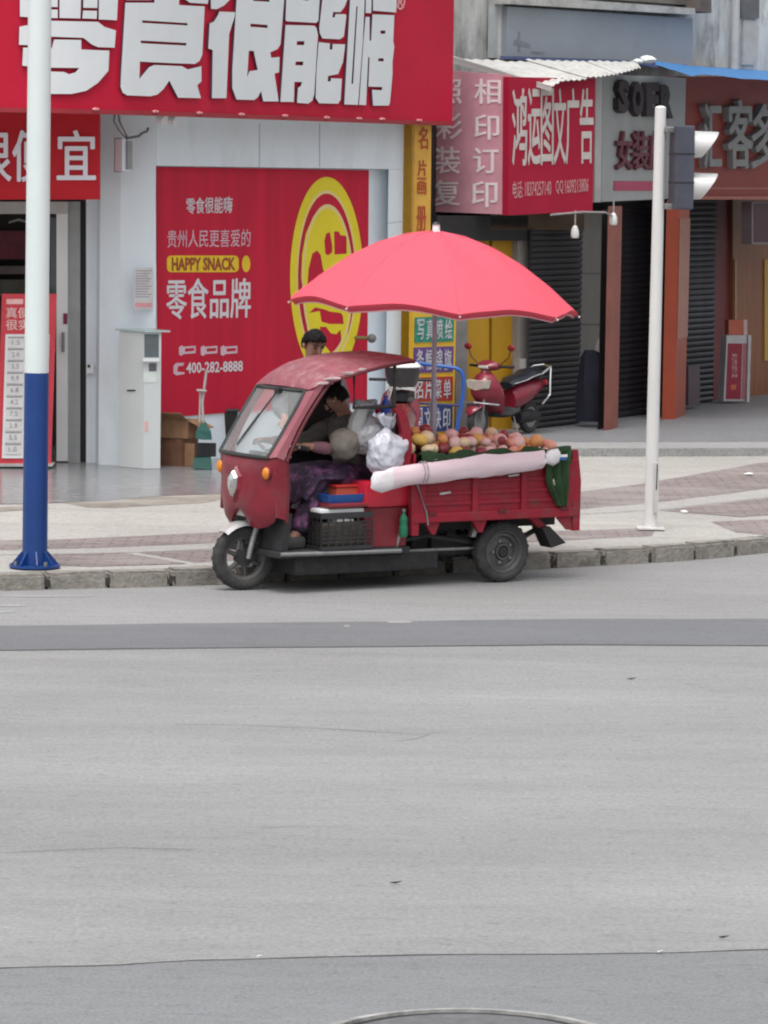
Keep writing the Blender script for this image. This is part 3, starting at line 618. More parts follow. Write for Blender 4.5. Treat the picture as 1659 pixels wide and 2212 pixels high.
MB().loft([[rel(438, 908, Y0), rel(442, 908, Y0 + .04), rel(440, 910, Y0 + .1)], [rel(424, 930, Y0 - .05), rel(456, 932, Y0 - .02), rel(440, 936, Y0 + .14)], [rel(423, 948, Y0 - .08), rel(458, 950, Y0 - .03), rel(440, 950, Y0 + .16)]]).build('hood', GRN, dp)
MB().loft([[rel(418, 990, Y0), rel(456, 988, Y0), rel(456, 984, Y0 + .2), rel(425, 984, Y0 + .2)], [rel(416, 1012, Y0 - .03), rel(458, 1014, Y0 - .03), rel(458, 1010, Y0 + .2), rel(425, 1010, Y0 + .2)]]).build('pan', GRN, dp)
MB().box((.08, .1, .2), (.2, .06, .14)).build('brush', BLACK, dp)
# bin
bn = thing('black_bin', 'black plastic bin in front of the red poster foot', 'bin', G(468, 992, ZF) + Vector((0, .4, 0)))
MB().loft([[(-.17, -.14, 0), (.17, -.14, 0), (.17, .14, 0), (-.17, .14, 0)], [(-.21, -.18, .5), (.21, -.18, .5), (.21, .18, .5), (-.21, .18, .5)]]).build('body', BLACK, bn)
MB().box((0, 0, .515), (.45, .39, .03), bev=.012).build('rim', mat('bin rim', (.04, .04, .043), .4), bn)
# ================================================================== RIGHT SHOPS
S = VP((1.92, 43.18, 0), (.866, -.5, 0))
rs = thing('shop_row', 'weathered grey plaster shop row with closed dark shutters right of the photo', 'shop building', S(1180, 927)); kk = []
SD = S.d if S.d.x > 0 else -S.d
S2 = VP((1.92, 43.18, 0), (.69, -.724, 0))          # the set-back bays next to the corner shop
SR = VP((1.45, 41.8, 0), (.69, -.724, 0))            # front of the print shop sign box
SU = VP((1.0, 43.6, 0), (.707, -.707, 0))            # set-back upper storey
SUd = SU.d if SU.d.x > 0 else -SU.d
sput = lambda t, off=0.0, z=0.0: SU.P + SUd * t + SU.n * off + Vector((0, 0, z))
spt = lambda t, off=0.0, z=0.0: S.P + SD * t + S.n * off + Vector((0, 0, z))
def tS(px): return (S(px, 600) - S.P).dot(SD)
PLAS = mat('stained plaster', (.50, .51, .50), .9, var=.3, scale=3.5, dirt=(.06, .06, .055), dscale=2.4, damt=.95, stretch=(1, 1, .3))
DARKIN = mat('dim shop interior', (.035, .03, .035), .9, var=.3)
t0, t1 = tS(868), 16.0
mb = MB(); mb.prism([sput(-1.2, -.3, 4.15), sput(t1, -.3, 4.15), sput(t1, -1.2, 4.15), sput(-1.2, -1.2, 4.15)], (0, 0, 6)); kk.append(mb.build('upper_wall', PLAS, rs))
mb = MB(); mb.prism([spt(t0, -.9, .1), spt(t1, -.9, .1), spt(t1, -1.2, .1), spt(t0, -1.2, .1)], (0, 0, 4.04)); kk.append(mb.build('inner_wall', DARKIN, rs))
mb = MB(); mb.prism([spt(tS(1330), .1, 4.1), spt(t1, .1, 4.1), spt(t1, -2.6, 4.1), spt(tS(1330), -2.6, 4.1)], (0, 0, .045)); kk.append(mb.build('canopy_slab', mat('canopy underside', (.2, .2, .2), .9), rs))
# grey-blue clad balcony
BLU = mat('blue grey cladding', (.27, .30, .335), .6, var=.07, scale=1.5, dirt=(.18, .20, .23), dscale=.8, damt=.4)
def sq(fn, pts, t, off, name, m, own=None, **k):
    mb = MB(); mb.slab(fn, pts, t, off); o = mb.build(name, m, own or rs, **k); kk.append(o); return o
sq(SU, [(1096, 14), (1497, 40), (1494, 140), (1094, 128)], .2, -.06, 'balcony_panel', BLU)
sq(SU, [(1098, -12), (1503, 18), (1502, 32), (1098, 8)], .3, .05, 'balcony_ledge', mat('stained concrete ledge', (.42, .42, .40), .9, var=.2, scale=5, dirt=(.12, .12, .11), dscale=3, damt=.7))
sq(SU, [(1098, -70), (1503, -40), (1503, 12), (1098, -16)], .15, -.1, 'window_band', mat('brown grey shutters', (.13, .125, .115), .7, var=.4, scale=3))
sq(SU, [(1508, -60), (1537, -60), (1537, 28), (1508, 24)], .4, .1, 'window_frame', mat('dark brown frame', (.12, .10, .09), .7, var=.3))
sq(SU, [(1600, -60), (1641, -60), (1640, 40), (1602, 38)], .1, -.25, 'window', mat('grey window', (.14, .14, .15), .3, var=.2))
sq(SU, [(1606, 44), (1632, 44), (1640, 60), (1636, 120), (1628, 140), (1604, 140)], .04, -.27, 'plaster_patch', mat('pale plaster patch', (.46, .45, .43), .9, var=.1))
sq(SU, [(1070, -80), (1094, -80), (1092, 127), (1066, 125)], .1, -.18, 'wall_pier', mat('pale blue plaster', (.43, .46, .475), .9, var=.08, dirt=(.3, .31, .31), dscale=2, damt=.5))
# stains of the balcony
for pts in ([(1110, 88), (1118, 84), (1120, 68), (1124, 68), (1124, 86), (1146, 96), (1146, 104), (1128, 100), (1116, 98), (1108, 96)], [(1119, 100), (1125, 100), (1124, 112), (1119, 112)], [(1146, 110), (1180, 112), (1172, 117), (1150, 115)]):
    sq(SU, pts, .004, -.056, 'peeled_patch', mat('peeled paint', (.20, .225, .255), .8, var=.2))
for x, m in ((1587, WHITE), (1078, WHITE)):
    mb = MB(); mb.cyl(SU(x, 150 if x > 1200 else 128, -.2), SU(x + 4, -80, -.2), .055, n=12); kk.append(mb.build('drain_pipe', mat('old white pipe', (.45, .45, .44), .6, var=.1), rs, smooth=True))
# ground floor
YW = mat('yellow door', (.52, .28, .014), .5, var=.1, scale=2, stretch=(1, 1, .2)); YB = mat('yellow wall', (.68, .42, .03), .55, var=.12)
sq(S2, [(868, 266), (894, 266), (894, 940), (864, 940)], .12, .05, 'yellow_pier', YB)
sq(S2, rect(984, 470, 1010, 945), .3, .05, 'grey_pier', mat('grey pier', (.23, .21, .21), .7, var=.15))
sq(S2, rect(1010, 470, 1057, 940), .1, -.1, 'yellow_door', YW); sq(S2, rect(1063, 470, 1119, 938), .1, -.1, 'yellow_door', YW)
sq(S2, rect(1057, 470, 1063, 940), .1, -.14, 'door_gap', BLACK)
sq(S2, rect(1119, 470, 1141, 934), .3, 0, 'white_edge', mat('dirty white edge', (.33, .31, .29), .6, var=.15))
sq(S2, rect(1122, 775, 1137, 925), .1, .1, 'white_box', mat('dirty white box', (.40, .38, .37), .5))
sq(S, rect(1252, 460, 1303, 925), .3, -.06, 'tiled_wall', mat('greenish grey tile', (.15, .145, .13), .5, var=.1))
for y in (590, 700, 800): sq(S, rect(1252, y, 1303, y + 1.2), .02, -.05, 'tile_joint', mat('tile joint', (.09, .085, .08), .8))
sq(S2, rect(944, 466, 1141, 520), .08, .1, 'lintel_box', mat('black lintel', (.02, .02, .022), .6)); sq(S2, rect(1060, 462, 1262, 497), .1, .1, 'lintel_panel', mat('brown lintel', (.10, .065, .04), .7, var=.2))
# pillars
RP = mat('red painted pillar', (.34, .07, .035), .4, var=.12, scale=2); OR_ = mat('orange red pillar', (.34, .055, .022), .35, var=.1, scale=2)
def pillar(pts_px, base_y, top_z, dpt, m, name='red_pillar'):
    a = G(pts_px[0], base_y, ZP); b = G(pts_px[1], base_y + (-3), ZP); mb = MB()
    mb.prism([a, b, b + Vector((.1, dpt, 0)), a + Vector((.1, dpt, 0))], (0, 0, top_z)); o = mb.build(name, m, rs); kk.append(o); return o
pillar((1304, 1321), 931, 2.66, .4, mat('faded red pillar', (.26, .075, .05), .5, var=.2, scale=3))
pillar((1291, 1304), 929, 2.62, .35, mat('dark bluish pillar', (.03, .032, .04), .6), 'dark_pillar')
a, b, c = G(1430, 906, ZP), G(1458, 906, ZP), G(1480, 896, ZP)
mb = MB(); mb.prism([a, b, c, c + Vector((-.3, .5, 0))], (0, 0, 2.72)); kk.append(mb.build('red_pillar', OR_, rs))
mb = MB(); mb.prism([b + Vector((.01, -.012, 1.0)), c + Vector((.01, -.012, 1.0)), c + Vector((.01, -.012, 2.5)), b + Vector((.01, -.012, 2.5))], (-.01, .008, 0)); kk.append(mb.build('poster_strip', mat('faded pillar print', (.36, .14, .10), .3, var=.2), rs))
sq(S, rect(1541, 430, 1583, 866), .2, -.75, 'red_wall', mat('dull red wall', (.16, .03, .035), .5, var=.1))
sq(S, rect(1583, 430, 1760, 866), .2, -.7, 'wooden_door', mat('varnished wood', (.24, .085, .032), .4, var=.25, scale=3, stretch=(6, 6, .3)))
sq(S, rect(1588, 560, 1592, 866), .06, -.67, 'door_stile', mat('pale wood', (.33, .20, .11), .4))
sq(S, rect(1652, 560, 1760, 780), .03, -.68, 'amber_glass', mat('amber glass', (.45, .25, .02), .2))
# shutters made of single slats
SLM = mat('dark shutter slat', (.055, .056, .064), .42, .4, var=.2, scale=4); SLM2 = mat('dark smooth shutter', (.045, .044, .048), .6, .1, var=.15)
def shutter(label_y0, x0, x1, y1a, y1b, y0, nsl, off, m=SLM):
    pa, pb = S(x0, 700, off), S(x1, 700, off); za, zb = ZP + .01, S(x0, y0, off).z; L = (pb - pa).length
    t = bpy.data.objects.new('roller_shutter', None); COL.objects.link(t); t.parent = rs; t.location = (pa.x, pa.y, za); t.rotation_euler = (0, 0, math.atan2(SD.y, SD.x)); kk.append(t)
    h = (zb - za) / nsl; pr = [(0, .0), (-.02, h * .25), (-.028, h * .55), (-.012, h * .93), (.012, h * .93), (.012, 0)]
    mb = MB(); mb.loft([[Vector((xx, y, zz)) for y, zz in pr] for xx in (0, L)]); first = mb.build('slat', m, t)
    for i in range(nsl):
        o = first if i == 0 else first.copy()
        if i: COL.objects.link(o); o.parent = t
        o.location = (0, 0, i * h)
    return t
shutter(0, 1142, 1252, 0, 0, 495, 34, 0, SLM2)
shutter(0, 1321, 1432, 0, 0, 430, 36, -.12); shutter(0, 1479, 1541, 0, 0, 428, 36, -.55)
sq(S, rect(1487, 790, 1512, 876), .04, -.1, 'grey_board', mat('dull mauve board', (.085, .06, .07), .6))
sq(S, rect(1624, 436, 1760, 528), .15, .12, 'sign_frame', mat('dark frame grey', (.18, .14, .15), .5))
sq(S, rect(1629, 440, 1756, 523), .02, .125, 'sign_face', mat('dark maroon sign', (.05, .008, .022), .4, var=.3))
rebase(rs, kk)
# --- print shop box sign
OFF = 0.0
SRd = SR.d if SR.d.x > 0 else -SR.d
c = SR(1100, 465, OFF); PK = VP(c, -SRd)
bx = thing('print_shop_sign', 'red print shop box sign with faded pink end panel under the corrugated awning', 'sign', c); kk = []
mb = MB(); mb.slab(SR, [(1100, 166), (1286, 170), (1280, 456), (1098, 465)], .1, OFF); kk.append(mb.build('front_panel', mat('crimson sign', (.34, .012, .038), .55, spec=.2, var=.1, scale=1.2), bx))
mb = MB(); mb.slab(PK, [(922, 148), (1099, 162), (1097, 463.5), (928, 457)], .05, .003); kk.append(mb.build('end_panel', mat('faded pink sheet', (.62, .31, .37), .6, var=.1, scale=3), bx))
mb = MB(); mb.slab(SR, [(1102, 172), (1284, 172), (1279, 450), (1100, 455)], 1.2, OFF - .11); kk.append(mb.build('box', mat('sign box inside', (.12, .06, .06), .7), bx))
FW = mat('greyish letter', (.50, .46, .44), .5); FW2 = mat('faded white print', (.82, .74, .76), .5)
qs = [(1109, 209, 1131, 354, 1145.5), (1135, 209, 1158, 354), (1165, 211, 1185, 353), (1192, 209, 1216, 352), (1218, 209, 1240, 352), (1255, 208, 1280, 350)]
for ch, x0, x1 in (('鸿', 1106, 1137), ('运', 1140, 1166), ('图', 1168, 1194), ('文', 1196, 1221), ('广', 1222, 1249), ('告', 1252, 1280)):
    mb = MB(); text_on(mb, ch, SR, [(x0, 192), (x1 + 1, 192), (x1, 356 - (x0 - 1106) * .03), (x0, 357 - (x0 - 1106) * .03)], .007, .012, OFF); kk.append(mb.build('character', FW, bx))
for s, q in (('电话:', [(1107, 392), (1129, 391), (1129, 428), (1107, 429)]), ('18374257140', [(1134, 393), (1190, 391), (1190, 421), (1134, 424)]), ('QQ', [(1200, 390), (1216, 389), (1216, 419), (1200, 420)]), ('1609213806', [(1220, 389), (1271, 385), (1270, 414), (1221, 418)])):
    mb = MB(); text_on(mb, s, SR, q, .006, .0, OFF); kk.append(mb.build('lettering', mat('dull pink print', (.52, .27, .28), .5), bx))
for ch, x0, y0, x1, y1 in (('照', 946, 172, 997, 224), ('相', 1026, 170, 1082, 224), ('彩', 942, 245, 998, 300), ('印', 1026, 248, 1078, 302), ('装', 940, 317, 993, 375), ('订', 1023, 320, 1077, 374), ('复', 937, 388, 993, 444), ('印', 1020, 392, 1074, 447)):
    mb = MB(); text_on(mb, ch, PK, rect(x0, y0, x1, y1), .006, .009, .003); kk.append(mb.build('character', FW2, bx))
rebase(bx, kk)
# --- vertical yellow banner by the pink panel
vb = thing('vertical_banner', 'narrow yellow vertical banner with red characters beside pink panel', 'banner', S2(915, 500, .4)); kk = []
mb = MB(); mb.slab(S2, [(896, 262), (932, 262), (930, 500), (940, 690), (893, 690)], .04, .30); kk.append(mb.build('sheet', mat('amber banner', (.66, .37, .06), .5, var=.1), vb))
for ch, x0, y0, x1, y1 in (('名', 904, 275, 924, 322), ('片', 902, 346, 921, 380), ('画', 901, 384, 920, 420), ('册', 900, 446, 920, 500)):
    mb = MB(); text_on(mb, ch, S2, rect(x0, y0, x1, y1), .006, .015, .30); kk.append(mb.build('character', mat('brick red print', (.42, .07, .02), .5), vb))
rebase(vb, kk)
# --- service board of coloured fields
sb = thing('service_board', 'tall board of green purple red and blue service panels behind the blue trolley', 'sign board', S2(940, 940, .35)); kk = []
mb = MB(); mb.slab(S2, [(893, 600), (987, 600), (980, 942), (888, 942)], .06, .36); kk.append(mb.build('backing', YB, sb))
for i, (y0, y1, m, s) in enumerate(((684, 740, mat('green field', (.02, .22, .15), .5), '写真喷绘'), (749, 806, mat('purple field', (.12, .05, .20), .5), '条幅锦旗'), (814, 868, mat('red field', (.34, .035, .03), .5), '名片菜单'), (876, 934, mat('blue field', (.035, .05, .17), .5), '图文快印'))):
    mb = MB(); mb.slab(S2, [(897 - i * 2, y0 + 2), (981 - i, y0 - 1), (980 - i, y1 - 3), (896 - i * 2, y1)], .012, .373); kk.append(mb.build('panel', m, sb))
    for k, ch in enumerate(s):
        x0 = 901 - i * 1.5 + k * 20
        mb = MB(); text_on(mb, ch, S2, [(x0, y0 + 6), (x0 + 15, y0 + 5), (x0 + 15, y1 - 8), (x0, y1 - 6)], .006, .012, .374); kk.append(mb.build('character', mat('greyish white print', (.46, .47, .50), .5), sb))
rebase(sb, kk)
# --- grey sign
gs = thing('grey_letter_sign', 'grey sign box with dark cut letters and pink bar, behind white signal pole', 'sign', S(1380, 435, .9)); kk = []
GSM = mat('grey composite', (.36, .375, .37), .5, var=.05); DL = mat('dark raised letter', (.03, .022, .026), .5, var=.3)
mb = MB(); mb.slab(S, [(1303, 160), (1482, 168), (1476, 428), (1299, 436)], .3, .35); kk.append(mb.build('panel', GSM, gs))
mb = MB(); mb.slab(S, [(1287, 165), (1302, 165), (1298, 437), (1284, 437)], .15, .38); kk.append(mb.build('edge_post', mat('pale grey post', (.50, .47, .47), .5), gs))
for ch, x0, x1, y0, y1 in (('S', 1323, 1347, 172, 245), ('O', 1354, 1378, 176, 252), ('E', 1384, 1412, 178, 252), ('R', 1415, 1442, 182, 256)):
    mb = MB(); text_on(mb, ch, S, rect(x0, y0, x1, y1), .08, .06, .35); kk.append(mb.build('character', DL, gs))
MG = mat('maroon raised letter', (.13, .03, .045), .5, var=.3)
for ch, x0, x1 in (('女', 1326, 1358), ('装', 1360, 1394), ('店', 1396, 1430)):
    mb = MB(); text_on(mb, ch, S, rect(x0, 284, x1, 366), .05, .02, .35); kk.append(mb.build('character', MG, gs))
mb = MB(); mb.slab(S, [(1327, 391), (1426, 392), (1425, 412), (1326, 412)], .01, .36); kk.append(mb.build('pink_bar', mat('pink bar', (.42, .06, .12), .5), gs))
rebase(gs, kk)
# --- brown red sign with grey characters
os_ = thing('orange_red_sign', 'brownish red sign box with grey raised characters under the blue tarpaulin', 'sign', S(1580, 430, .6)); kk = []
mb = MB(); mb.slab(S, [(1482, 165), (1800, 165), (1800, 428), (1478, 428)], .3, .25); kk.append(mb.build('panel', mat('dull brick red sheet', (.24, .036, .026), .5, var=.12, scale=1.5), os_))
mb = MB(); mb.slab(S, [(1498, 405), (1800, 405), (1800, 409), (1498, 409)], .02, .26); kk.append(mb.build('trim', mat('pale red trim', (.36, .12, .09), .5), os_))
mb = MB(); mb.slab(S, [(1480, 424), (1800, 424), (1800, 431), (1480, 431)], .06, .29); kk.append(mb.build('trim', mat('pale red trim', (.36, .12, .09), .5), os_))
GL_ = mat('grey raised letter', (.25, .25, .245), .5)
for ch, x0, x1, y0, y1 in (('汇', 1508, 1545, 225, 362), ('客', 1560, 1612, 216, 362), ('多', 1612, 1668, 226, 362)):
    mb = MB(); text_on(mb, ch, S, rect(x0, y0, x1, y1), .09, .02, .25); kk.append(mb.build('character', GL_, os_))
rebase(os_, kk)
# --- corrugated awning
AP0, AP1 = SR(978, 127, -1.4), SR(1188, 188, .22)
aw = thing('corrugated_awning', 'pale corrugated sheet awning above the print shop sign', 'awning', AP0); kk = []
BKE = [SR(978, 127, -1.4), SR(1200, 133, -1.4), SR(1376, 139, -1.3)]
FRE = [(0, AP1), (.13, SR(1214, 174, .14)), (.45, SR(1290, 168, .08)), (.75, SR(1345, 161, .02)), (1.0, SR(1384, 151, -.05))]
def awp(u, v):
    b = BKE[0].lerp(BKE[1], u * 2) if u < .5 else BKE[1].lerp(BKE[2], u * 2 - 1)
    for (u0, p0_), (u1, p1_) in zip(FRE[:-1], FRE[1:]):
        if u <= u1: f = p0_.lerp(p1_, (u - u0) / (u1 - u0)); break
    return b.lerp(f, v)
def corr(u0, u1, dz):
    mb = MB(); rings = []; nx = 60
    for k in range(nx + 1):
        u = u0 + (u1 - u0) * k / nx; h = Vector((0, 0, .008 * math.sin(u * 125) + dz + .012 * noise.noise(Vector((u * 9, 0, 2)))))
        col = [awp(u, v / 3) + h for v in range(4)]
        rings.append(col + [c_ - Vector((0, 0, .007)) for c_ in col[::-1]])
    mb.loft(rings); return mb
AWM = mat('weathered fibre sheet', (.50, .50, .48), .8, var=.14, scale=5, dirt=(.26, .26, .24), dscale=3, damt=.5)
for a_, b_, dz in ((0, .36, 0), (.35, .70, .014), (.69, 1.0, .028)): kk.append(corr(a_, b_, dz).build('corrugated_sheet', AWM, aw))
mb = MB(); mb.prism([AP0 + Vector((0, 0, -.05)), AP1 + Vector((0, 0, -.045)), AP1 + Vector((0, 0, .015)), AP0 + Vector((0, 0, .03))], SRd * .03); kk.append(mb.build('edge_batten', mat('pale batten', (.5, .5, .48), .7), aw))
rebase(aw, kk)
for i, (x, y, r) in enumerate(((1398, 131, .075), (1378, 135, .045), (1225, 146, .04))):
    t = thing('foam_lump', ['white foam lump on the awning edge, largest one', 'small white lump left of the largest on the awning', 'small white lump alone on the middle of the awning'][i], 'litter', SU(x, y + 3, .3)); MB().ball((0, 0, .03), (r * 1.5, r * 1.2, r * .7), 2, .3, 2.5, i).build('lump', WHITE, t, smooth=True)
# --- blue tarpaulin
tp = thing('blue_tarpaulin', 'bright blue tarpaulin draped over the roof edge at the right', 'tarpaulin', S(1500, 150, .6)); kk = []
TB = mat('blue tarpaulin cloth', (.035, .17, .42), .45, var=.15, scale=4); TB2 = mat('navy shaded edge', (.02, .03, .10), .6)
def drape(top, bot, off0, off1, m, n=40, S=S):
    mb = MB(); rings = []
    def ip(P, x):
        for a, b in zip(P[:-1], P[1:]):
            if a[0] <= x <= b[0]: return a[1] + (b[1] - a[1]) * (x - a[0]) / (b[0] - a[0])
        return P[-1][1]
    x0, x1 = top[0][0], top[-1][0]
    for k in range(n + 1):
        x = x0 + (x1 - x0) * k / n; yt, yb = ip(top, x), ip(bot, x); row = []
        for j in range(6):
            f = j / 5; p = S(x, yt + (yb - yt) * f, off0 + (off1 - off0) * f); row.append(p + S.n * .05 * noise.noise(Vector((x * .05, j * .7, 0))))
        rings.append(row + [q - S.n * .015 for q in row[::-1]])
    mb.loft(rings); return mb.build('cloth', m, tp, smooth=True)
kk.append(drape([(1418, 132), (1490, 142), (1660, 152), (1820, 160)], [(1418, 140), (1470, 157), (1502, 166), (1510, 160), (1545, 162), (1600, 170), (1660, 173), (1820, 184)], .1, 1.45, TB))
kk.append(drape([(1082, 121), (1200, 125), (1330, 129), (1420, 134)], [(1082, 127), (1110, 128), (1200, 135), (1330, 139), (1420, 147)], .0, .30, TB2, 40, SU))  # navy colour paints in the shading under the balcony panel
rebase(tp, kk)
# --- bulbs
for i, (x, y, yt) in enumerate(((1242, 502, 452), (1325, 474, 440))):
    p = S(x, y, .9); bl = thing('hanging_bulb', ['white hanging bulb below the red print shop sign, lower of two', 'white hanging bulb next to the faded red pillar, higher of two'][i], 'bulb', p, 0, 'bulbs hanging under the signs'); bl.scale = (.8, .8, .8)
    MB().lathe([(.0, -.085), (.05, -.08), (.062, -.04), (.055, .03), (.035, .08), (.018, .1), (.0, .1)], n=14).build('bulb', mat('white bulb glass', (.62, .62, .62), .3), bl, smooth=True)
    MB().tube([(0, 0, .1), (0, 0, .32)], .012).build('cord', mat('pale cord', (.3, .27, .27), .6), bl)
mb = MB(); mb.tube([S(1190, 464, .95), S(1260, 458, .95), S(1308, 459, .95), S(1322, 466, .9)], .012); tag(mb.build('cable', mat('pale cord', (.3, .27, .27), .6)), 'thin pale cable strung under the print shop sign', 'cable')
# --- coat by the pillar
cp = S(1278, 810, .35)
ct = thing('dark_coat', 'dark navy cloth hanging by the dark pillar left of shutters', 'cloth', cp)
MB().loft([[Vector((rx * math.cos(a * .5236), ry * math.sin(a * .5236), z)) + Vector((.03 * math.sin(a * 2.1 + z * 3), 0, 0)) for a in range(12)] for rx, ry, z in ((.07, .05, .30), (.12, .08, .22), (.15, .1, .0), (.17, .12, -.3), (.15, .1, -.56))]).build('cloth', mat('navy cloth', (.018, .018, .035), .85, var=.3), ct, smooth=True)
MB().box((.08, 0, .36), (.07, .05, .16), Matrix.Rotation(.3, 3, 'Y'), .01).build('white_tag', mat('dirty white box', (.40, .38, .37), .5), ct)
# --- A-board at right
ST = VP(G(1600, 872, ZP), (.45, -.9, 0))
sg = thing('poster_stand', 'white poster stand with red panel before the wooden door at right edge', 'poster stand', ST(1598, 873)); kk = []
mb = MB(); mb.slab(ST, [(1570, 724), (1614, 724), (1608, 866), (1563, 866)], .15, .0); kk.append(mb.build('cabinet', mat('grey white stand', (.45, .43, .44), .5), sg))
mb = MB(); mb.slab(ST, [(1573, 742), (1604, 742), (1600, 862), (1568, 862)], .01, .006); kk.append(mb.build('red_panel', mat('deep red print', (.26, .018, .04), .4), sg))
mb = MB(); mb.slab(ST, [(1606, 742), (1616, 742), (1611, 862), (1602, 862)], .01, .006); kk.append(mb.build('pink_edge', mat('dusty pink print', (.34, .13, .15), .4), sg))
mb = MB(); text_on(mb, '招租', ST, rect(1580, 762, 1592, 816), .004, .01, .006); kk.append(mb.build('lettering', mat('dull pink print', (.52, .27, .28), .5), sg))
mb = MB(); mb.slab(ST, rect(1579, 831, 1590, 842), .006, .01); kk.append(mb.build('orange_print', mat('orange print', (.45, .12, .06), .5), sg))
mb = MB(); mb.slab(ST, [(1617, 724), (1623, 724), (1619, 868), (1613, 868)], .05, .03); kk.append(mb.build('side_post', mat('grey white stand', (.45, .43, .44), .5), sg))
rebase(sg, kk)
ob = thing('orange_box', 'orange carton lying on top of the poster stand', 'box', ST(1592, 724, -.1)); kk = []
mb = MB(); mb.slab(ST, rect(1574, 691, 1606, 723.3), .1, -.01); kk.append(mb.build('carton', mat('orange carton', (.40, .10, .055), .5, var=.15), ob)); mb = MB(); mb.slab(ST, rect(1606.5, 691, 1614, 723.3), .09, -.015); kk.append(mb.build('carton_end', mat('pale carton end', (.48, .36, .34), .5), ob)); rebase(ob, kk)
# ================================================================== STREET FURNITURE
p0 = G(75, 1224, KZ)
lp = thing('street_pole', 'tall round street pole, white above and dark blue below, near left edge', 'pole', p0)
top = onplane(87, -120, p0, Vector((0, 1, 0))) - p0; mid = onplane(79, 805, p0, Vector((0, 1, 0))) - p0
BLP = mat('dark blue paint', (.008, .045, .20), .4, var=.1, scale=3, dirt=(.02, .06, .2), damt=.4)
MB().cyl(mid, top, .094, .089, 28).build('upper_shaft', mat('pale greenish white paint', (.70, .76, .76), .4, var=.03, scale=2, dirt=(.6, .64, .63), dscale=1.5, damt=.35), lp, smooth=True)
MB().cyl((0, 0, .02), mid, .099, .0955, 28).build('lower_shaft', BLP, lp, smooth=True)
MB().cyl((0, 0, 0), (0, 0, .018), .2, n=24).build('base_plate', BLP, lp)
for k in range(8):
    a = k * math.pi / 4 + .2; d = Vector((math.cos(a), math.sin(a), 0)); n_ = Vector((-d.y, d.x, 0)) * .006
    MB().prism([d * .095 + n_ + Vector((0, 0, .019)), d * .18 + n_ + Vector((0, 0, .019)), d * .18 + n_ + Vector((0, 0, .03)), d * .095 + n_ + Vector((0, 0, .13))], -n_ * 2).build('gusset', BLP, lp)
for k in range(4):
    a = k * math.pi / 2 + .6; MB().cyl((math.cos(a) * .17, math.sin(a) * .17, .019), (math.cos(a) * .17, math.sin(a) * .17, .05), .016, n=6).build('bolt', STEEL, lp)
p0 = G(1405, 1142, KZ)
tl = thing('signal_pole', 'white pole with a two lamp pedestrian signal seen from the side', 'traffic signal', p0)
PT = lambda x, y, Y=0.0: onplane(x, y, p0 + Vector((0, Y, 0)), Vector((0, 1, 0))) - p0
WP_ = mat('signal pole white', (.66, .66, .65), .4, var=.06, scale=4, dirt=(.5, .49, .46), dscale=3, damt=.4, stretch=(1, 1, .3))
MB().cyl((0, 0, .01), PT(1427, 233), .058, .049, 24).build('pole', WP_, tl, smooth=True)
a = PT(1427, 233); MB().ball(a, (.049, .049, .02), 2).build('cap', WP_, tl, smooth=True)
MB().box((0, 0, .008), (.24, .22, .016)).build('base_plate', WP_, tl)
MB().prism([PT(1413, 1000, -.075), PT(1424, 1000, -.075), PT(1422, 1108, -.075), PT(1412, 1108, -.075)], (0, .03, 0)).build('hatch', mat('hatch grey', (.5, .5, .49), .5), tl)
MB().prism([PT(1419, 1003, -.08), PT(1421, 1003, -.08), PT(1419, 1058, -.08), PT(1417, 1058, -.08)], (0, .03, 0)).build('hatch_gap', BLACK, tl)
SIG = mat('signal housing', (.055, .06, .085), .6, var=.15, scale=6, dirt=(.11, .11, .12), dscale=4, damt=.4)
hc = PT(1472, 362); ang = R(8); Mz = Matrix.Rotation(ang, 3, 'Z')
MB().box(hc, (.165, .30, .73), Mz, .012).build('housing', SIG, tl)
MB().box(hc + Vector((0, 0, .12)), (.170, .305, .012), Mz).build('housing_seam', BLACK, tl); MB().box(hc + Vector((0, 0, -.13)), (.170, .305, .012), Mz).build('housing_seam', BLACK, tl)
MB().box(PT(1450, 280), (.14, .1, .05), Mz, .008).build('bracket', STEEL, tl); MB().box(PT(1450, 446), (.14, .1, .05), Mz, .008).build('bracket', STEEL, tl)
HOOD = mat('weathered signal hood', (.62, .62, .61), .32, .35, var=.1, scale=4, dirt=(.35, .35, .34), dscale=4, damt=.5)
for i, y in enumerate((317, 406)):
    cz = hc.z + (362 - y) * 31.8 / 7800; m_ = []
    rings = []
    for k in range(17):
        a = R(-45 + 270 * k / 16); r = .138; top_ = (math.sin(a) + .707) / 1.707
        L2 = .075 + .165 * top_
        cy, sz = math.cos(a) * r, math.sin(a) * r
        row = [Vector((.083, cy, sz)), Vector((.083 + L2, cy, sz * .96)), Vector((.083 + L2, cy * .95, sz * .91)), Vector((.083, cy * .95, sz * .95))]
        rings.append([hc * 1.0 + Vector((0, 0, cz - hc.z)) + Mz @ v for v in row])
    h_ = MB().loft(rings, cap=True).build('hood', HOOD, tl, smooth=True)
    q = hc + Vector((0, 0, cz - hc.z)) + Mz @ Vector((.084, 0, 0)); MB().cyl(q, q + Mz @ Vector((.012, 0, 0)), .125, n=20).build('lens', mat('dark lens', (.05, .02, .02), .15), tl)
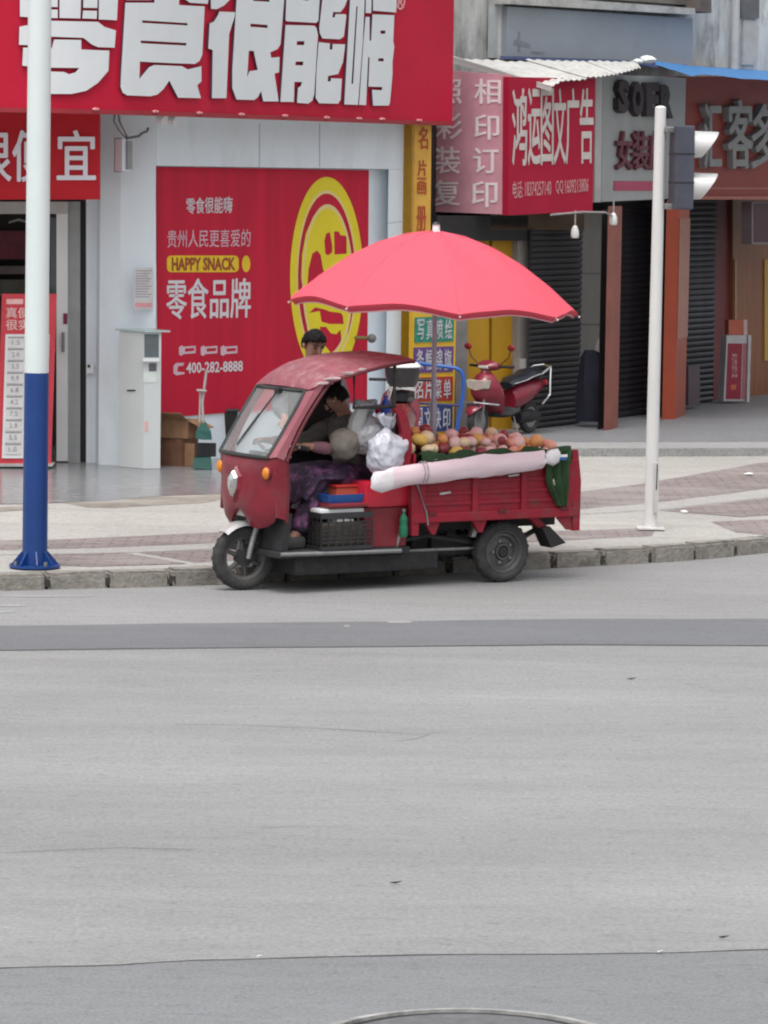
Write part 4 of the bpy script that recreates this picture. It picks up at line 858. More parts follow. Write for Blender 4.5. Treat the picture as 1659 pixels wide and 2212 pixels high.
# manhole
mc = Vector((G(1010, 2184).x, G(1010, 2184).y - .62, 0)); mh = thing('manhole_cover', 'round iron manhole cover in the road at the bottom edge', 'manhole cover', mc)
CON = mat('manhole collar concrete', (.34, .34, .33), .9, var=.3, scale=14, dirt=(.12, .12, .115), dscale=5, damt=.85)
MB().lathe([(.575, -.03), (.62, -.03), (.63, .010), (.575, .018), (.575, -.03)], n=48).build('collar', CON, mh)
MB().lathe([(.525, -.03), (.574, -.03), (.574, .005), (.525, .005), (.525, -.03)], n=48).build('frame_gap', BLACK, mh)
MB().lathe([(.0, -.02), (.524, -.02), (.524, .012), (.49, .014), (.48, .010), (.0, .010)], n=48).build('lid', mat('cast iron', (.12, .12, .125), .6, 0, var=.2, scale=20, bump=.4), mh)
# ================================================================== TRICYCLE
TA = R(31.18); TO = Vector((.742, 28.959, 0)); TRZ = math.pi + TA
TM = Matrix.Translation(TO) @ Matrix.Rotation(TRZ, 4, 'Z')
def T(x, y, z): return TM @ Vector((x, y, z))
tri = thing('cargo_tricycle', 'worn red three wheeled cargo tricycle with roofed cab parked at the kerb', 'tricycle', TO, TRZ)
RED = mat('tricycle red paint', (.21, .010, .024), .42, var=.22, scale=5, dirt=(.13, .055, .055), dscale=4.5, damt=.75, bump=.12, bscale=6, coat=.15)
RED2 = mat('bed red paint', (.27, .012, .028), .5, spec=.35, var=.14, scale=5, dirt=(.13, .06, .055), dscale=6, damt=.75, bump=.12, bscale=7)
REDB = mat('bright red plastic', (.48, .018, .04), .3, var=.06, scale=3)
ROOFM = mat('faded dusty roof paint', (.26, .085, .105), .55, var=.22, scale=9, dirt=(.40, .27, .27), dscale=11, damt=.75, spec=.35)
FRAME = mat('black rubber frame', (.035, .04, .04), .6, var=.2)
def wheel(name, c, r, wdt, steer=0.0, spokes=False):
    wv = bpy.data.objects.new(name, None); COL.objects.link(wv); wv.parent = tri; wv.location = c; wv.rotation_euler = (0, 0, steer)
    h = wdt / 2
    prof = [(r * .66, -h * .75), (r * .74, -h), (r * .90, -h * .98), (r * .97, -h * .75), (r, -h * .35), (r, h * .35), (r * .97, h * .75), (r * .90, h * .98), (r * .74, h), (r * .66, h * .75)]
    MB().lathe(prof + [prof[0]], axis='Y', n=40).build('tyre', RUBBER, wv, smooth=True)
    tr = MB()
    for k in range(40):
        a = k * 2 * math.pi / 40; q = Matrix.Rotation(-a, 3, 'Y')
        tr.box(q @ Vector((r - .0025, h * (.3 if k % 2 else -.3), 0)), (.008, h * .8, r * .10), q)
    tr.build('tread', RUBBER, wv)
    RIM = mat('dusty wheel rim', (.10, .10, .10), .5, .5, var=.25, scale=12, dirt=(.17, .16, .15), dscale=8, damt=.5)
    if not spokes:
        MB().lathe([(.0, h * .1), (r * .2, h * .1), (r * .2, h * .75), (r * .26, h * .75), (r * .3, h * .3), (r * .46, h * .15), (r * .52, h * .55), (r * .60, h * .5), (r * .66, h * .95), (r * .69, h * .95), (r * .69, -h * .8), (.0, -h * .8)], axis='Y', n=32).build('rim', RIM, wv, smooth=True)
        MB().lathe([(.0, h * .8), (r * .16, h * .8), (r * .17, h * .5), (0, h * .4)], axis='Y', n=16).build('hub', mat('dark hub', (.02, .02, .02), .6), wv, smooth=True)
        for k in range(5):
            a = k * 2 * math.pi / 5; q = Vector((math.cos(a) * r * .36, h * .2, math.sin(a) * r * .36)); MB().cyl(q, q + Vector((0, .02, 0)), .012, n=6).build('wheel_nut', STEEL, wv)
    else:
        MB().lathe([(r * .58, -h * .6), (r * .68, -h * .8), (r * .68, h * .8), (r * .58, h * .6), (r * .55, 0), (r * .58, -h * .6)], axis='Y', n=32).build('rim', RIM, wv, smooth=True)
        for k in range(6):
            a = k * math.pi / 3 + .4; d = Vector((math.cos(a), 0, math.sin(a))); MB().cyl(d * r * .15, d * r * .58, .022, .016, n=8).build('spoke', RIM, wv)
        MB().cyl((0, -h, 0), (0, h, 0), r * .26, n=20).build('hub', DARKM, wv, smooth=True)
    return wv
wheel('front_wheel', (2.139, 0, .251), .25, .095, R(-9), True)
wheel('rear_wheel', (0, .37, .246), .246, .11); wheel('rear_wheel', (0, -.37, .246), .246, .11)
# fork and front mudguard
for s in (-1, 1):
    MB().tube([(2.02, s * .085, .62), (2.10, s * .085, .40), (2.14, s * .085, .25)], [.028, .026, .022], 10).build('fork_leg', STEEL, tri, smooth=True)
mb = MB(); rings = []
for k in range(13):
    a = R(48 + 100 * k / 12); q = Vector((2.139 + .285 * math.cos(a), 0, .251 + .285 * math.sin(a))); d = Vector((math.cos(a), 0, math.sin(a)))
    rings.append([q + Vector((0, -.07, 0)) - d * .03, q + Vector((0, -.05, 0)), q + Vector((0, .05, 0)), q + Vector((0, .07, 0)) - d * .03, q + Vector((0, .045, 0)) - d * .012, q + Vector((0, -.045, 0)) - d * .012])
mb.loft(rings).build('front_mudguard', mat('silver plastic', (.50, .50, .50), .35, .3, var=.1), tri, smooth=True)
mb = MB(); rings = []
for k in range(12):
    a = R(100 + 95 * k / 11); q = Vector((2.139 + .315 * math.cos(a), 0, .251 + .315 * math.sin(a))); d = Vector((math.cos(a), 0, math.sin(a)))
    rings.append([q + Vector((0, -.09, 0)), q + Vector((0, .09, 0)), q + Vector((0, .09, 0)) + d * .012, q + Vector((0, -.09, 0)) + d * .012])
mb.loft(rings).build('splash_guard', BLACK, tri, smooth=True)
MB().box((2.02, 0, .58), (.12, .22, .10), bev=.02).build('fork_yoke', DARKM, tri)
MB().box((2.10, 0, .60), (.10, .24, .05), bev=.01).build('yoke_cover', mat('pale yoke', (.55, .54, .52), .5), tri)
# --- cab front: plan section lofted upward
def plan(xf, xs, w, z, n=22, p=2.6):
    """front outline at height z: nose at xf, sides at xs, half width w"""
    out = []
    for k in range(n + 1):
        t = -1 + 2 * k / n; y = w * math.sin(t * math.pi / 2); u = abs(y / w)
        out.append(Vector((xs + (xf - xs) * (1 - u ** p), y, z)))
    return out
def shellring(xf, xs, w, z, th=.02, p=2.6):
    a = plan(xf, xs, w, z, p=p); b = [v - Vector((th, 0, 0)) if abs(v.y) < w * .98 else Vector((v.x - .004, v.y - math.copysign(th, v.y), v.z)) for v in a]
    return a, b
mb = MB(); A_, B_ = [], []
lev = [(.50, 2.18, 2.085, .30), (.56, 2.20, 2.08, .385), (.64, 2.212, 2.075, .43), (.74, 2.218, 2.08, .445), (.86, 2.216, 2.085, .45), (.96, 2.205, 2.095, .45), (1.02, 2.185, 2.10, .45), (1.05, 2.165, 2.10, .445)]
for z, xf, xs, w_ in lev:
    a, b = shellring(xf, xs, w_, z); A_.append(a); B_.append(b)
n = len(A_[0])
def notch(z, y): # the opening above the wheel
    return z
rings = []
for i in range(len(A_)):
    a = [Vector(v) for v in A_[i]]; b = [Vector(v) for v in B_[i]]
    for L_2 in (a, b):
        for v in L_2:
            u = max(0, 1 - abs(v.y) / .20); u = u * u * (3 - 2 * u)
            if v.z < .66: v.z = v.z + (.655 - v.z) * u * .92
            e_ = max(0, (abs(v.y) - .24) / .21)
            if i == 0: v.z += .07 * e_
    rings.append(a + b[::-1])
mb.loft(rings, cap=False)
mb.build('front_shell', RED, tri, smooth=True)
# side returns of the cab front
for s in (-1, 1):
    MB().prism([(2.10, s * .452, .60), (2.02, s * .452, .58), (2.005, s * .452, .80), (2.02, s * .452, 1.06), (2.105, s * .452, 1.05), (2.09, s * .452, .86)], (0, -s * .02, 0)).build('side_panel', RED, tri)
    MB().prism([(2.022, s * .45, .56), (1.995, s * .45, .56), (1.98, s * .45, .80), (1.995, s * .45, 1.06), (2.02, s * .45, 1.06), (2.004, s * .45, .80)], (0, -s * .03, 0)).build('door_edge', mat('dark red edge', (.12, .012, .02), .5), tri)
# windshield: near flat pane, frame, pillars
b0_, t0_ = (2.135, 1.055), (1.808, 1.560)
def ws(y, f, off=0.0): # point on the pane; f 0..1 upward
    x = b0_[0] + (t0_[0] - b0_[0]) * f + .045 * (1 - (y / .42) ** 2) ; z = b0_[1] + (t0_[1] - b0_[1]) * f
    nx, nz = .84, .54; return Vector((x + nx * off, y, z + nz * off))
GLASS = mat('windscreen glass', (.85, .88, .88), .04, var=.02, trans=.88, spec=.6); GLASS.node_tree.nodes['Principled BSDF'].inputs['IOR'].default_value = 1.12  # pale diffuse share paints a weak reflected haze over the pane
ys = [-.375 + .75 * k / 10 for k in range(11)]
mb = MB(); mb.loft([[ws(y, .03), ws(y, .35), ws(y, .66), ws(y, .97), ws(y, .97, -.006), ws(y, .66, -.006), ws(y, .35, -.006), ws(y, .03, -.006)] for y in ys]); mb.build('windshield', GLASS, tri, smooth=True)
fr_ = lambda P: P
edge = [ws(y, .0) for y in ys] + [ws(.385, f) for f in (.25, .5, .75)] + [ws(y, 1.0) for y in ys[::-1]] + [ws(-.385, f) for f in (.75, .5, .25)]
mb = MB(); mb.tube(edge + [edge[0]], .016, 6); mb.build('windshield_seal', FRAME, tri, smooth=True)
for s in (-1, 1):   # A pillars
    pts = []
    for f in [k / 8 for k in range(9)]:
        i_ = ws(s * .39, f); zo = 1.04 + (1.66 - 1.04) * f; xo = 2.045 + (1.655 - 2.045) * f + .035 * math.sin(f * math.pi)
        pts.append([i_, Vector((i_.x - .03, s * .452, i_.z + .01)), Vector((xo, s * .462, zo)), Vector((xo - .015, s * .435, zo - .005)), Vector((i_.x - .05, s * .40, i_.z - .02))])
    mb = MB(); mb.loft(pts); mb.build('pillar', mat('faded red pillar paint', (.29, .085, .11), .45, var=.12, scale=4, dirt=(.33, .17, .17), dscale=4, damt=.6), tri, smooth=True)
    q = [Vector((2.045 + (1.655 - 2.045) * f + .035 * math.sin(f * math.pi) - .03, s * .45, 1.04 + .62 * f - .01)) for f in [k / 8 for k in range(9)]]
    MB().tube(q, .016, 6).build('door_seal', mat('dark red edge', (.12, .012, .02), .5), tri, smooth=True)
# roof: arched sections from the screen header back
rings = []
RS = [(1.800, 1.585, 1.575, .40), (1.79, 1.60, 1.585, .42), (1.76, 1.655, 1.60, .44), (1.70, 1.715, 1.63, .46), (1.60, 1.762, 1.665, .472), (1.45, 1.80, 1.70, .478), (1.30, 1.822, 1.735, .48), (1.15, 1.833, 1.765, .48), (1.0, 1.836, 1.788, .478), (.92, 1.826, 1.796, .475), (.89, 1.812, 1.795, .47)]
for x, zc, ze, w_ in RS:
    up, dn = [], []
    for k in range(15):
        t = -1 + 2 * k / 14; y = w_ * t; z = ze + (zc - ze) * (1 - abs(t) ** 3.2) + .006 * noise.noise(Vector((x * 4, y * 4, 0)))
        xx = x + .05 * (1 - t * t) * (1 if x > 1.7 else 0)
        up.append(Vector((xx, y, z))); dn.append(Vector((xx - .012 if x > 1.7 else xx, y * .985, z - .022)))
    rings.append(up + dn[::-1])
mb = MB(); mb.loft(rings); mb.build('roof', ROOFM, tri, smooth=True)
mb = MB(); mb.tube([(x, .468, ze - .02) for x, zc, ze, w_ in RS[3:]], .013, 6); mb.build('roof_lip', mat('dark red edge', (.12, .012, .02), .5), tri, smooth=True)
for x_, z_, l_ in ((1.62, 1.652, .10), (1.48, 1.693, .06), (1.36, 1.72, .04), (1.70, 1.62, .07)):
    mb = MB(); mb.ball((x_, .472, z_ + .004), (l_, .008, .012), 2, .4, 3, x_ * 9); mb.build('worn_patch', mat('worn pale paint', (.50, .40, .40), .7, var=.3, scale=20), tri, smooth=True)
# headlight in its diamond housing
hx = 2.272
dia = [(.0, .945), (.066, .885), (.058, .80), (.0, .715), (-.058, .80), (-.066, .885)]
def frontpt(y, z, off=0.0):
    for (z0_, xf0, xs0, w0), (z1_, xf1, xs1, w1) in zip(lev[:-1], lev[1:]):
        if z0_ <= z <= z1_:
            f = (z - z0_) / (z1_ - z0_); xf, xs, w_ = xf0 + (xf1 - xf0) * f, xs0 + (xs1 - xs0) * f, w0 + (w1 - w0) * f
            return Vector((xs + (xf - xs) * (1 - abs(y / w_) ** 2.6) + off, y, z))
    return Vector((2.2 + off, y, z))
mb = MB(); mb.loft([[frontpt(y * 1.5, .843 + (z - .843) * 1.3, -.004) for y, z in dia], [frontpt(y * 1.12, .843 + (z - .843) * 1.08, .022) for y, z in dia], [frontpt(y, z, .012) for y, z in dia]]); mb.build('headlight_bezel', RED, tri)
mb = MB(); mb.loft([[frontpt(y * .98, .843 + (z - .843) * .97, .010) for y, z in dia], [frontpt(y * .8, .843 + (z - .843) * .8, .040) for y, z in dia], [frontpt(y * .3, .843 + (z - .843) * .3, .056) for y, z in dia]])
hl = mb.build('headlight', mat('chrome lamp glass', (.62, .64, .62), .12, .75, var=.15, scale=14), tri)
for s in (-1, 1):
    q = frontpt(s * .365, .935, .005); mb = MB(); mb.ball(q, (.03, .042, .05), 2); mb.build('indicator', mat('amber lens', (.75, .24, .015), .25, var=.2, scale=20), tri, smooth=True)
    mb = MB(); mb.ball(q - Vector((.012, 0, 0)), (.026, .05, .058), 2); mb.build('indicator_rim', RED, tri, smooth=True)
# wiper
mb = MB(); mb.tube([ws(.06, .93, .02), ws(.02, .6, .028), ws(-.06, .22, .022)], .008, 6); mb.build('wiper_arm', BLACK, tri, smooth=True)
mb = MB(); mb.tube([ws(-.02, .60, .016), ws(-.10, .12, .014)], .010, 6); mb.build('wiper_blade', mat('grey green rubber', (.07, .10, .10), .6), tri)
mb = MB(); mb.box(ws(.07, .96, .02), (.05, .06, .05), bev=.012); mb.build('wiper_motor', BLACK, tri)
# floor, seat base, tank
mb = MB(); mb.box((1.48, 0, .305), (1.18, .88, .05), bev=.008); mb.build('floor_board', DARKM, tri)
mb = MB(); mb.tube([(2.06, .45, .315), (.98, .45, .30)], .018, 6); mb.build('sill', STEEL, tri)
mb = MB(); mb.prism([(1.29, .42, .335), (.92, .42, .335), (.90, .42, .64), (1.30, .42, .64)], (0, -.84, 0)); mb.build('seat_base', mat('dull red sheet', (.20, .018, .028), .5, var=.15, dirt=(.09, .04, .04), damt=.6), tri)
mb = MB(); mb.prism([(2.03, .40, .335), (1.97, .40, .335), (1.93, .40, .62), (2.0, .40, .64)], (0, -.8, 0)); mb.build('toe_panel', DARKM, tri)
mb = MB(); mb.prism([(1.74, .10, .335), (1.32, .10, .335), (1.32, .10, .60), (1.62, .10, .60)], (0, -.3, 0)); mb.build('motor_tunnel', mat('dull red sheet', (.20, .018, .028), .5), tri)
mb = MB(); mb.box((1.22, 0, .205), (1.3, .70, .15), bev=.02); mb.build('underfloor_shade_tray', DARKM, tri)  # unseen tray added below the floor to keep light off the kerb
mb = MB(); mb.box((.35, 0, .30), (.45, .5, .16), bev=.02); mb.build('gearbox_cover', DARKM, tri)
mb = MB(); mb.box((1.10, .33, .745), (.45, .26, .21), bev=.055); mb.build('side_tank', REDB, tri, smooth=True)
mb = MB(); mb.box((1.45, .30, .672), (.36, .30, .035), bev=.012); mb.build('seat_shelf', mat('dull red sheet', (.20, .018, .028), .5), tri)
mb = MB(); mb.box((1.10, -.02, .72), (.42, .46, .14), bev=.04); mb.build('seat', BLACK, tri, smooth=True)
mb = MB(); mb.box((.955, 0, 1.0), (.04, .84, .62), bev=.01); mb.build('bulkhead', mat('dark bulkhead', (.09, .012, .018), .6, var=.2), tri)
# steering
mb = MB(); mb.tube([(2.04, 0, .62), (1.93, 0, 1.05)], .022); mb.build('steering_column', DARKM, tri)
mb = MB(); mb.tube([(1.84, .36, 1.12), (1.92, .2, 1.13), (1.94, 0, 1.08), (1.92, -.2, 1.13), (1.84, -.36, 1.12)], .014); mb.build('handlebar', CHROME, tri, smooth=True)
for s in (-1, 1): mb = MB(); mb.tube([(1.80, s * .41, 1.115), (1.87, s * .30, 1.125)], .02); mb.build('grip', BLACK, tri)
mb = MB(); mb.box((1.97, .06, 1.02), (.05, .5, .10), bev=.015); mb.build('dashboard', BLACK, tri)
mb = MB(); mb.box((1.985, .34, 1.06), (.09, .10, .022), bev=.006); mb.build('mirror_cap', WHITE, tri)
mb = MB(); mb.prism([(1.04, -.445, .70), (1.50, -.445, .70), (1.50, -.445, 1.69), (1.04, -.445, 1.76)], (0, .012, 0)); mb.build('far_side_curtain', mat('dark grey curtain', (.022, .024, .024), .8, var=.25, scale=5), tri)
# rear posts and window bar of the cab
for x, y in ((1.043, .42), (1.043, -.42)):
    mb = MB(); mb.tube([(x, y, 1.0), (x, y, 1.75)], .014, 8); mb.build('roof_post', DARKM, tri)
mb = MB(); mb.tube([(1.395, .40, 1.70), (1.395, .40, 1.425), (1.13, .40, 1.425), (1.045, .41, 1.43)], .016, 8); mb.build('side_rail', BLACK, tri)
# cargo bed
BX0, BX1, BW = -.62, .90, .50
mb = MB(); mb.box(((BX0 + BX1) / 2, 0, .555), (BX1 - BX0, BW * 2 - .02, .03)); mb.build('bed_floor', RED2, tri)
for s in (-1, 1):
    mb = MB(); mb.box(((BX0 + BX1) / 2, s * (BW - .012), .765), (BX1 - BX0 - .02, .018, .40)); mb.build('side_panel', RED2, tri)
    mb = MB(); mb.box(((BX0 + BX1) / 2, s * BW, .553), (BX1 - BX0 + .02, .045, .075), bev=.01); mb.build('bottom_rail', RED2, tri)
    mb = MB(); mb.box(((BX0 + BX1) / 2, s * BW, .955), (BX1 - BX0, .04, .04), bev=.008); mb.build('top_rail', RED2, tri)
    for x in (.83, .34, -.12, -.55):
        mb = MB(); mb.box((x, s * (BW + .006), .765), (.055, .03, .37), bev=.008); mb.build('rib', RED2, tri)
    for z in (.66, .74, .83):
        for xa, xb in ((.37, .80), (-.09, .31), (-.52, -.15)):
            mb = MB(); mb.box(((xa + xb) / 2, s * (BW + .0), z), (xb - xa, .018, .028), bev=.006); mb.build('pressed_rib', RED2, tri)
    mb = MB(); mb.prism([(-.60, s * .515, .40), (-.66, s * .515, .40), (-.665, s * .515, .80), (-.655, s * .515, .88), (-.63, s * .515, 1.05), (-.58, s * .515, 1.05), (-.57, s * .515, .80)], (0, -s * .05, 0)); mb.build('rear_post', RED2, tri)
    mb = MB(); mb.prism([(.92, s * .515, .42), (.86, s * .515, .42), (.85, s * .515, .90), (.90, s * .515, .98), (.94, s * .515, .98)], (0, -s * .05, 0)); mb.build('front_post', RED2, tri)
    mb = MB(); mb.prism([(-.52, s * .5, .52), (-.62, s * .5, .52), (-.645, s * .5, .40), (-.54, s * .5, .41), (-.44, s * .5, .51)], (0, -s * .012, 0)); mb.build('rear_bracket', RED2, tri)
    for x in (.28, .72): mb = MB(); mb.prism([(x + .07, s * .49, .515), (x - .07, s * .49, .515), (x - .03, s * .49, .42), (x, s * .49, .42)], (0, -s * .03, 0)); mb.build('bed_bracket', RED2, tri)
    mb = MB(); mb.prism([(.28, s * .45, .52), (.24, s * .45, .52), (.29, s * .45, .38), (.33, s * .45, .38)], (0, -s * .05, 0)); mb.build('strut', STEEL, tri)
    mb = MB(); mb.prism([(-.22, s * .43, .52), (-.30, s * .43, .52), (-.40, s * .43, .44), (-.35, s * .43, .41)], (0, -s * .06, 0)); mb.build('mudflap_arm', RED2, tri)
    mb = MB(); mb.prism([(-.33, s * .47, .43), (-.40, s * .47, .44), (-.56, s * .47, .30), (-.42, s * .47, .265)], (0, -s * .16, 0)); mb.build('mudflap', BLACK, tri)
for x, z in ((.62, .745), (.30, .86), (-.02, .865), (-.42, .865), (.70, .86)):
    mb = MB(); mb.box((x, BW + .013, z), (.10, .008, .016), Matrix.Rotation(.1, 3, 'Y')); mb.build('scraped_patch', mat('bare metal scrape', (.50, .48, .47), .5, .2, var=.3, scale=30), tri)
for x in (.74, .09, -.50): mb = MB(); mb.box((x, BW + .024, .585), (.075, .012, .03), bev=.004); mb.build('hinge', mat('dark red edge', (.12, .012, .02), .5), tri)
mb = MB(); mb.box((-.39, BW + .026, .80), (.09, .012, .05), bev=.004); mb.build('latch_plate', mat('pale latch', (.55, .53, .50), .5), tri)
mb = MB(); mb.tube([(.885, .525, .82), (.80, .53, .60), (.78, .525, .50)], .008, 6); mb.build('latch_chain', STEEL, tri)
mb = MB(); mb.box((BX0 - .005, 0, .76), (.02, 2 * BW - .02, .40)); mb.build('tailgate', RED2, tri)
# wing of the bed front, curved forward at the top
pr = [(1.00, .93), (.97, 1.1), (.985, 1.25), (1.02, 1.36), (1.055, 1.415)]
mb = MB(); mb.loft([[Vector((x + .03, .50, z)), Vector((x - .05, .50, z - .004)), Vector((x - .05, .44, z - .004)), Vector((x + .03, .44, z))] for x, z in pr]); mb.build('headboard_wing', RED2, tri, smooth=True)
mb = MB(); mb.box((.89, 0, .80), (.02, 2 * BW - .02, .52)); mb.build('headboard', RED2, tri)
# chassis
for s in (-1, 1): mb = MB(); mb.box((.45, s * .22, .46), (2.1, .05, .07)); mb.build('chassis_rail', DARKM, tri)
mb = MB(); mb.cyl((0, -.34, .246), (0, .34, .246), .035, n=14); mb.ball((0, 0, .246), .11, 2); mb.build('rear_axle', DARKM, tri, smooth=True)
for s in (-1, 1):
    mb = MB(); mb.tube([(.46, s * .28, .40), (.2, s * .28, .31), (0, s * .28, .29), (-.2, s * .28, .31), (-.42, s * .28, .41)], .022, 6); mb.build('leaf_spring', DARKM, tri)
mb = MB(); mb.box((.52, 0, .36), (.42, .40, .20), bev=.02); mb.build('battery_box', DARKM, tri)
mb = MB(); mb.tube([(.95, .34, .285), (.30, .36, .28), (.05, .30, .28)], .012, 6); mb.build('brake_rod', STEEL, tri)
mb = MB(); mb.tube([(.98, .36, .36), (.7, .36, .40), (.3, .34, .33)], .016, 6); mb.build('brake_rod', DARKM, tri)
mb = MB(); mb.tube([(1.0, .40, .30), (.97, .42, .45), (.93, .42, .55)], .018, 6); mb.build('pedal_bracket', STEEL, tri)
def ride(name, label, cat, x, y, z, group=None, rz=0.0): return thing(name, label, cat, T(x, y, z), TRZ + rz, group)
# ================================================================== GOODS ON THE TRICYCLE
um = ride('parasol', 'big pink red vendor parasol open over the cargo bed', 'parasol', .42, 0, .575)
tilt = Matrix.Rotation(R(2.2), 4, 'Y')
UZ = 2.78 - .575
UMB = mat('pink red parasol cloth', (.86, .155, .215), .8, spec=.15, var=.02, scale=2, transl=.35)
cap_ = lambda f: UZ - .60 * f ** 1.85
RUm = 1.16; rib_a = [R(22.5 + 45 * k) for k in range(8)]
def canopy(a, f):
    """point at bearing a, f 0..1 outwards; hem dips at the ribs and rises between"""
    k = (a - rib_a[0]) / R(45); u = abs((k % 1) - .5) * 2      # 1 at ribs, 0 between
    sag = 1 - u ** 1.5
    r = RUm * f * (1 - .045 * sag * f)
    z = cap_(f) + .055 * sag * f ** 3 * .9 - .02 * sag * f * (1 - f)
    z += -.030 * sag * math.sin(math.pi * min(1, f)) + .007 * noise.noise(Vector((math.cos(a) * 5, math.sin(a) * 5, f * 2.2))) * f
    x_, y_ = r * math.cos(a), r * math.sin(a)
    return Vector((x_, y_, z + .045 * (.857 * x_ - .518 * y_)))
mb = MB(); rings = []; NA = 96
for i in range(15):
    f = i / 14 * .985 + .015; rings.append([canopy(rib_a[0] + 2 * math.pi * k / NA, f) for k in range(NA)])
hem = [canopy(rib_a[0] + 2 * math.pi * k / NA, 1.0) for k in range(NA)]
val = []
for k, v in enumerate(hem):
    a = rib_a[0] + 2 * math.pi * k / NA; dpt = .022 + .004 * math.sin(k * .5) + .026 * (.5 + .5 * math.sin(a + 1.0))
    val.append(Vector((v.x * .965, v.y * .965, v.z - dpt)))
rings.append(val)
mb.loft(rings, cap=False); can = mb.build('canopy', UMB, um, smooth=True)
so_ = can.modifiers.new('thickness', 'SOLIDIFY'); so_.thickness = .004
mb = MB(); mb.loft([[v + Vector((0, 0, .003)) for v in val], [v + Vector((v.x * .005, v.y * .005, -.003)) for v in val], [v + Vector((0, 0, -.008)) for v in val]], cap=False); hemo = mb.build('hem_piping', mat('pale pink piping', (.74, .42, .44), .7), um)
for a in rib_a:
    mb = MB(); mb.tube([canopy(a, f) - Vector((0, 0, .012)) for f in (.03, .25, .5, .75, 1.0)], .006, 5); mb.build('rib', STEEL, um)
    mb = MB(); mb.tube([canopy(a, f) + Vector((0, 0, .002)) for f in (.04, .2, .4, .6, .8, .98)], .0045, 5); mb.build('seam', mat('parasol seam', (.70, .10, .15), .85), um)
    q = canopy(a, 1.0); mb = MB(); mb.ball(q + Vector((q.x * .01, q.y * .01, -.02)), .010, 1); mb.build('rib_tip', mat('pale tip', (.7, .5, .52), .5), um)
    mb = MB(); mb.tube([Vector((.02 * math.cos(a), .02 * math.sin(a), UZ - .55)), canopy(a, .5) - Vector((0, 0, .016))], .005, 5); mb.build('stretcher', STEEL, um)
mb = MB(); mb.cyl((0, 0, 0), (0, 0, UZ - .02), .020, n=14); mb.build('pole', mat('grey blue pole', (.36, .36, .44), .4, .3, var=.08), um, smooth=True)
mb = MB(); mb.cyl((0, 0, .46), (0, 0, .86), .028, n=14); mb.build('pole_sleeve', mat('grey blue pole', (.36, .36, .44), .4, .3), um, smooth=True)
mb = MB(); mb.cyl((0, 0, UZ - .02), (0, 0, UZ + .055), .034, .028, 14); mb.build('finial', WHITE, um, smooth=True)
mb = MB(); mb.cyl((0, 0, UZ + .056), (0, 0, UZ + .075), .035, .02, 14); mb.build('finial_cap', BLACK, um, smooth=True)
# green cloth lining
GC = mat('dark green cloth', (.022, .058, .020), .9, var=.3, scale=8, bump=.4, bscale=14)
gcl = ride('green_cloth', 'dark green cloth under the fruit hanging over the near rear corner', 'cloth', 0, 0, .99)
mb = MB(); rings = []
NX, NY = 34, 20
for i in range(NX + 1):
    x = .84 - 1.40 * i / NX; row = []
    for j in range(NY + 1):
        y = -.47 + .985 * j / NY; crown = .05 * math.exp(-((y) / .36) ** 2)
        z = crown + .02 * noise.noise(Vector((x * 5, y * 5, 0)))
        if j >= NY - 1: z = .052 + .035 * (.5 + .5 * math.sin(i * .8)) + .02 * noise.noise(Vector((i * .9, 0, 4))) + .012 * min(1, i / NX * 1.25) + .012 * noise.noise(Vector((x * 9, 0, 0)))
        row.append(Vector((x, y, z)))
    row.append(Vector((x, .533, -.03 + .01 * math.sin(i * .9))))
    rings.append(row + [v - Vector((0, .004, .008)) for v in row[::-1]])
mb.loft(rings); mb.build('spread', GC, gcl, smooth=True)
mb = MB(); rings = []
for j in range(10):
    f = j / 9; hw = (.11 - .02 * f) * (1 if f < .6 else 1 - (f - .6) * 1.3); xx = -.44 + .03 * math.sin(f * 4); row = []
    for k in range(9):
        u = -1 + 2 * k / 8; row.append(Vector((xx + u * hw, .54 + .022 * math.cos(u * 7 + f * 2) + .012 * f, .06 - .44 * f)))
    rings.append(row + [v - Vector((0, .012, 0)) for v in row[::-1]])
mb.loft(rings); mb.build('hanging_corner', GC, gcl, smooth=True)
mb = MB(); mb.box((-.40, .575, .0), (.16, .01, .022)); mb.build('blue_white_tape', mat('blue tape', (.03, .13, .36), .4), gcl); mb = MB(); mb.box((-.40, .575, .022), (.17, .01, .02)); mb.build('white_tape', WHITE, gcl)
# fruit, each one its own thing
FT = {'yellow': mat('yellow fruit skin', (.76, .52, .12), .5, var=.25, scale=9, dirt=(.55, .15, .03), dscale=7, damt=.6),
      'orange': mat('orange fruit skin', (.76, .36, .13), .5, var=.25, scale=9, dirt=(.5, .07, .03), dscale=7, damt=.6),
      'cream': mat('cream fruit skin', (.78, .64, .42), .55, var=.15, scale=9, dirt=(.72, .42, .22), dscale=6, damt=.5),
      'pink': mat('pale pink fruit skin', (.80, .54, .52), .5, var=.2, scale=9, dirt=(.60, .42, .32), dscale=6, damt=.5),
      'crimson': mat('dark red fruit skin', (.28, .045, .055), .4, var=.3, scale=9),
      'peach': mat('peach fruit skin', (.76, .36, .27), .5, var=.2, scale=9, dirt=(.62, .10, .06), dscale=7, damt=.6)}
FL = {'yellow': ('mango', 'yellow mango lying in the fruit heap on the bed', 'yellow mangoes on the cargo bed'),
      'orange': ('orange_fruit', 'orange coloured round fruit in the heap on the bed', 'orange fruit on the cargo bed'),
      'cream': ('pale_pear', 'cream coloured pear in the fruit heap on the bed', 'cream pears on the cargo bed'),
      'pink': ('pale_peach', 'pale pink peach in the fruit heap on the cargo bed', 'pale pink peaches on the cargo bed'),
      'crimson': ('dark_plum', 'dark red plum among the lighter fruit on the bed', 'dark red plums on the cargo bed'),
      'peach': ('peach', 'reddish orange peach in the heap on the bed', 'reddish peaches on the cargo bed')}
meshes = {}
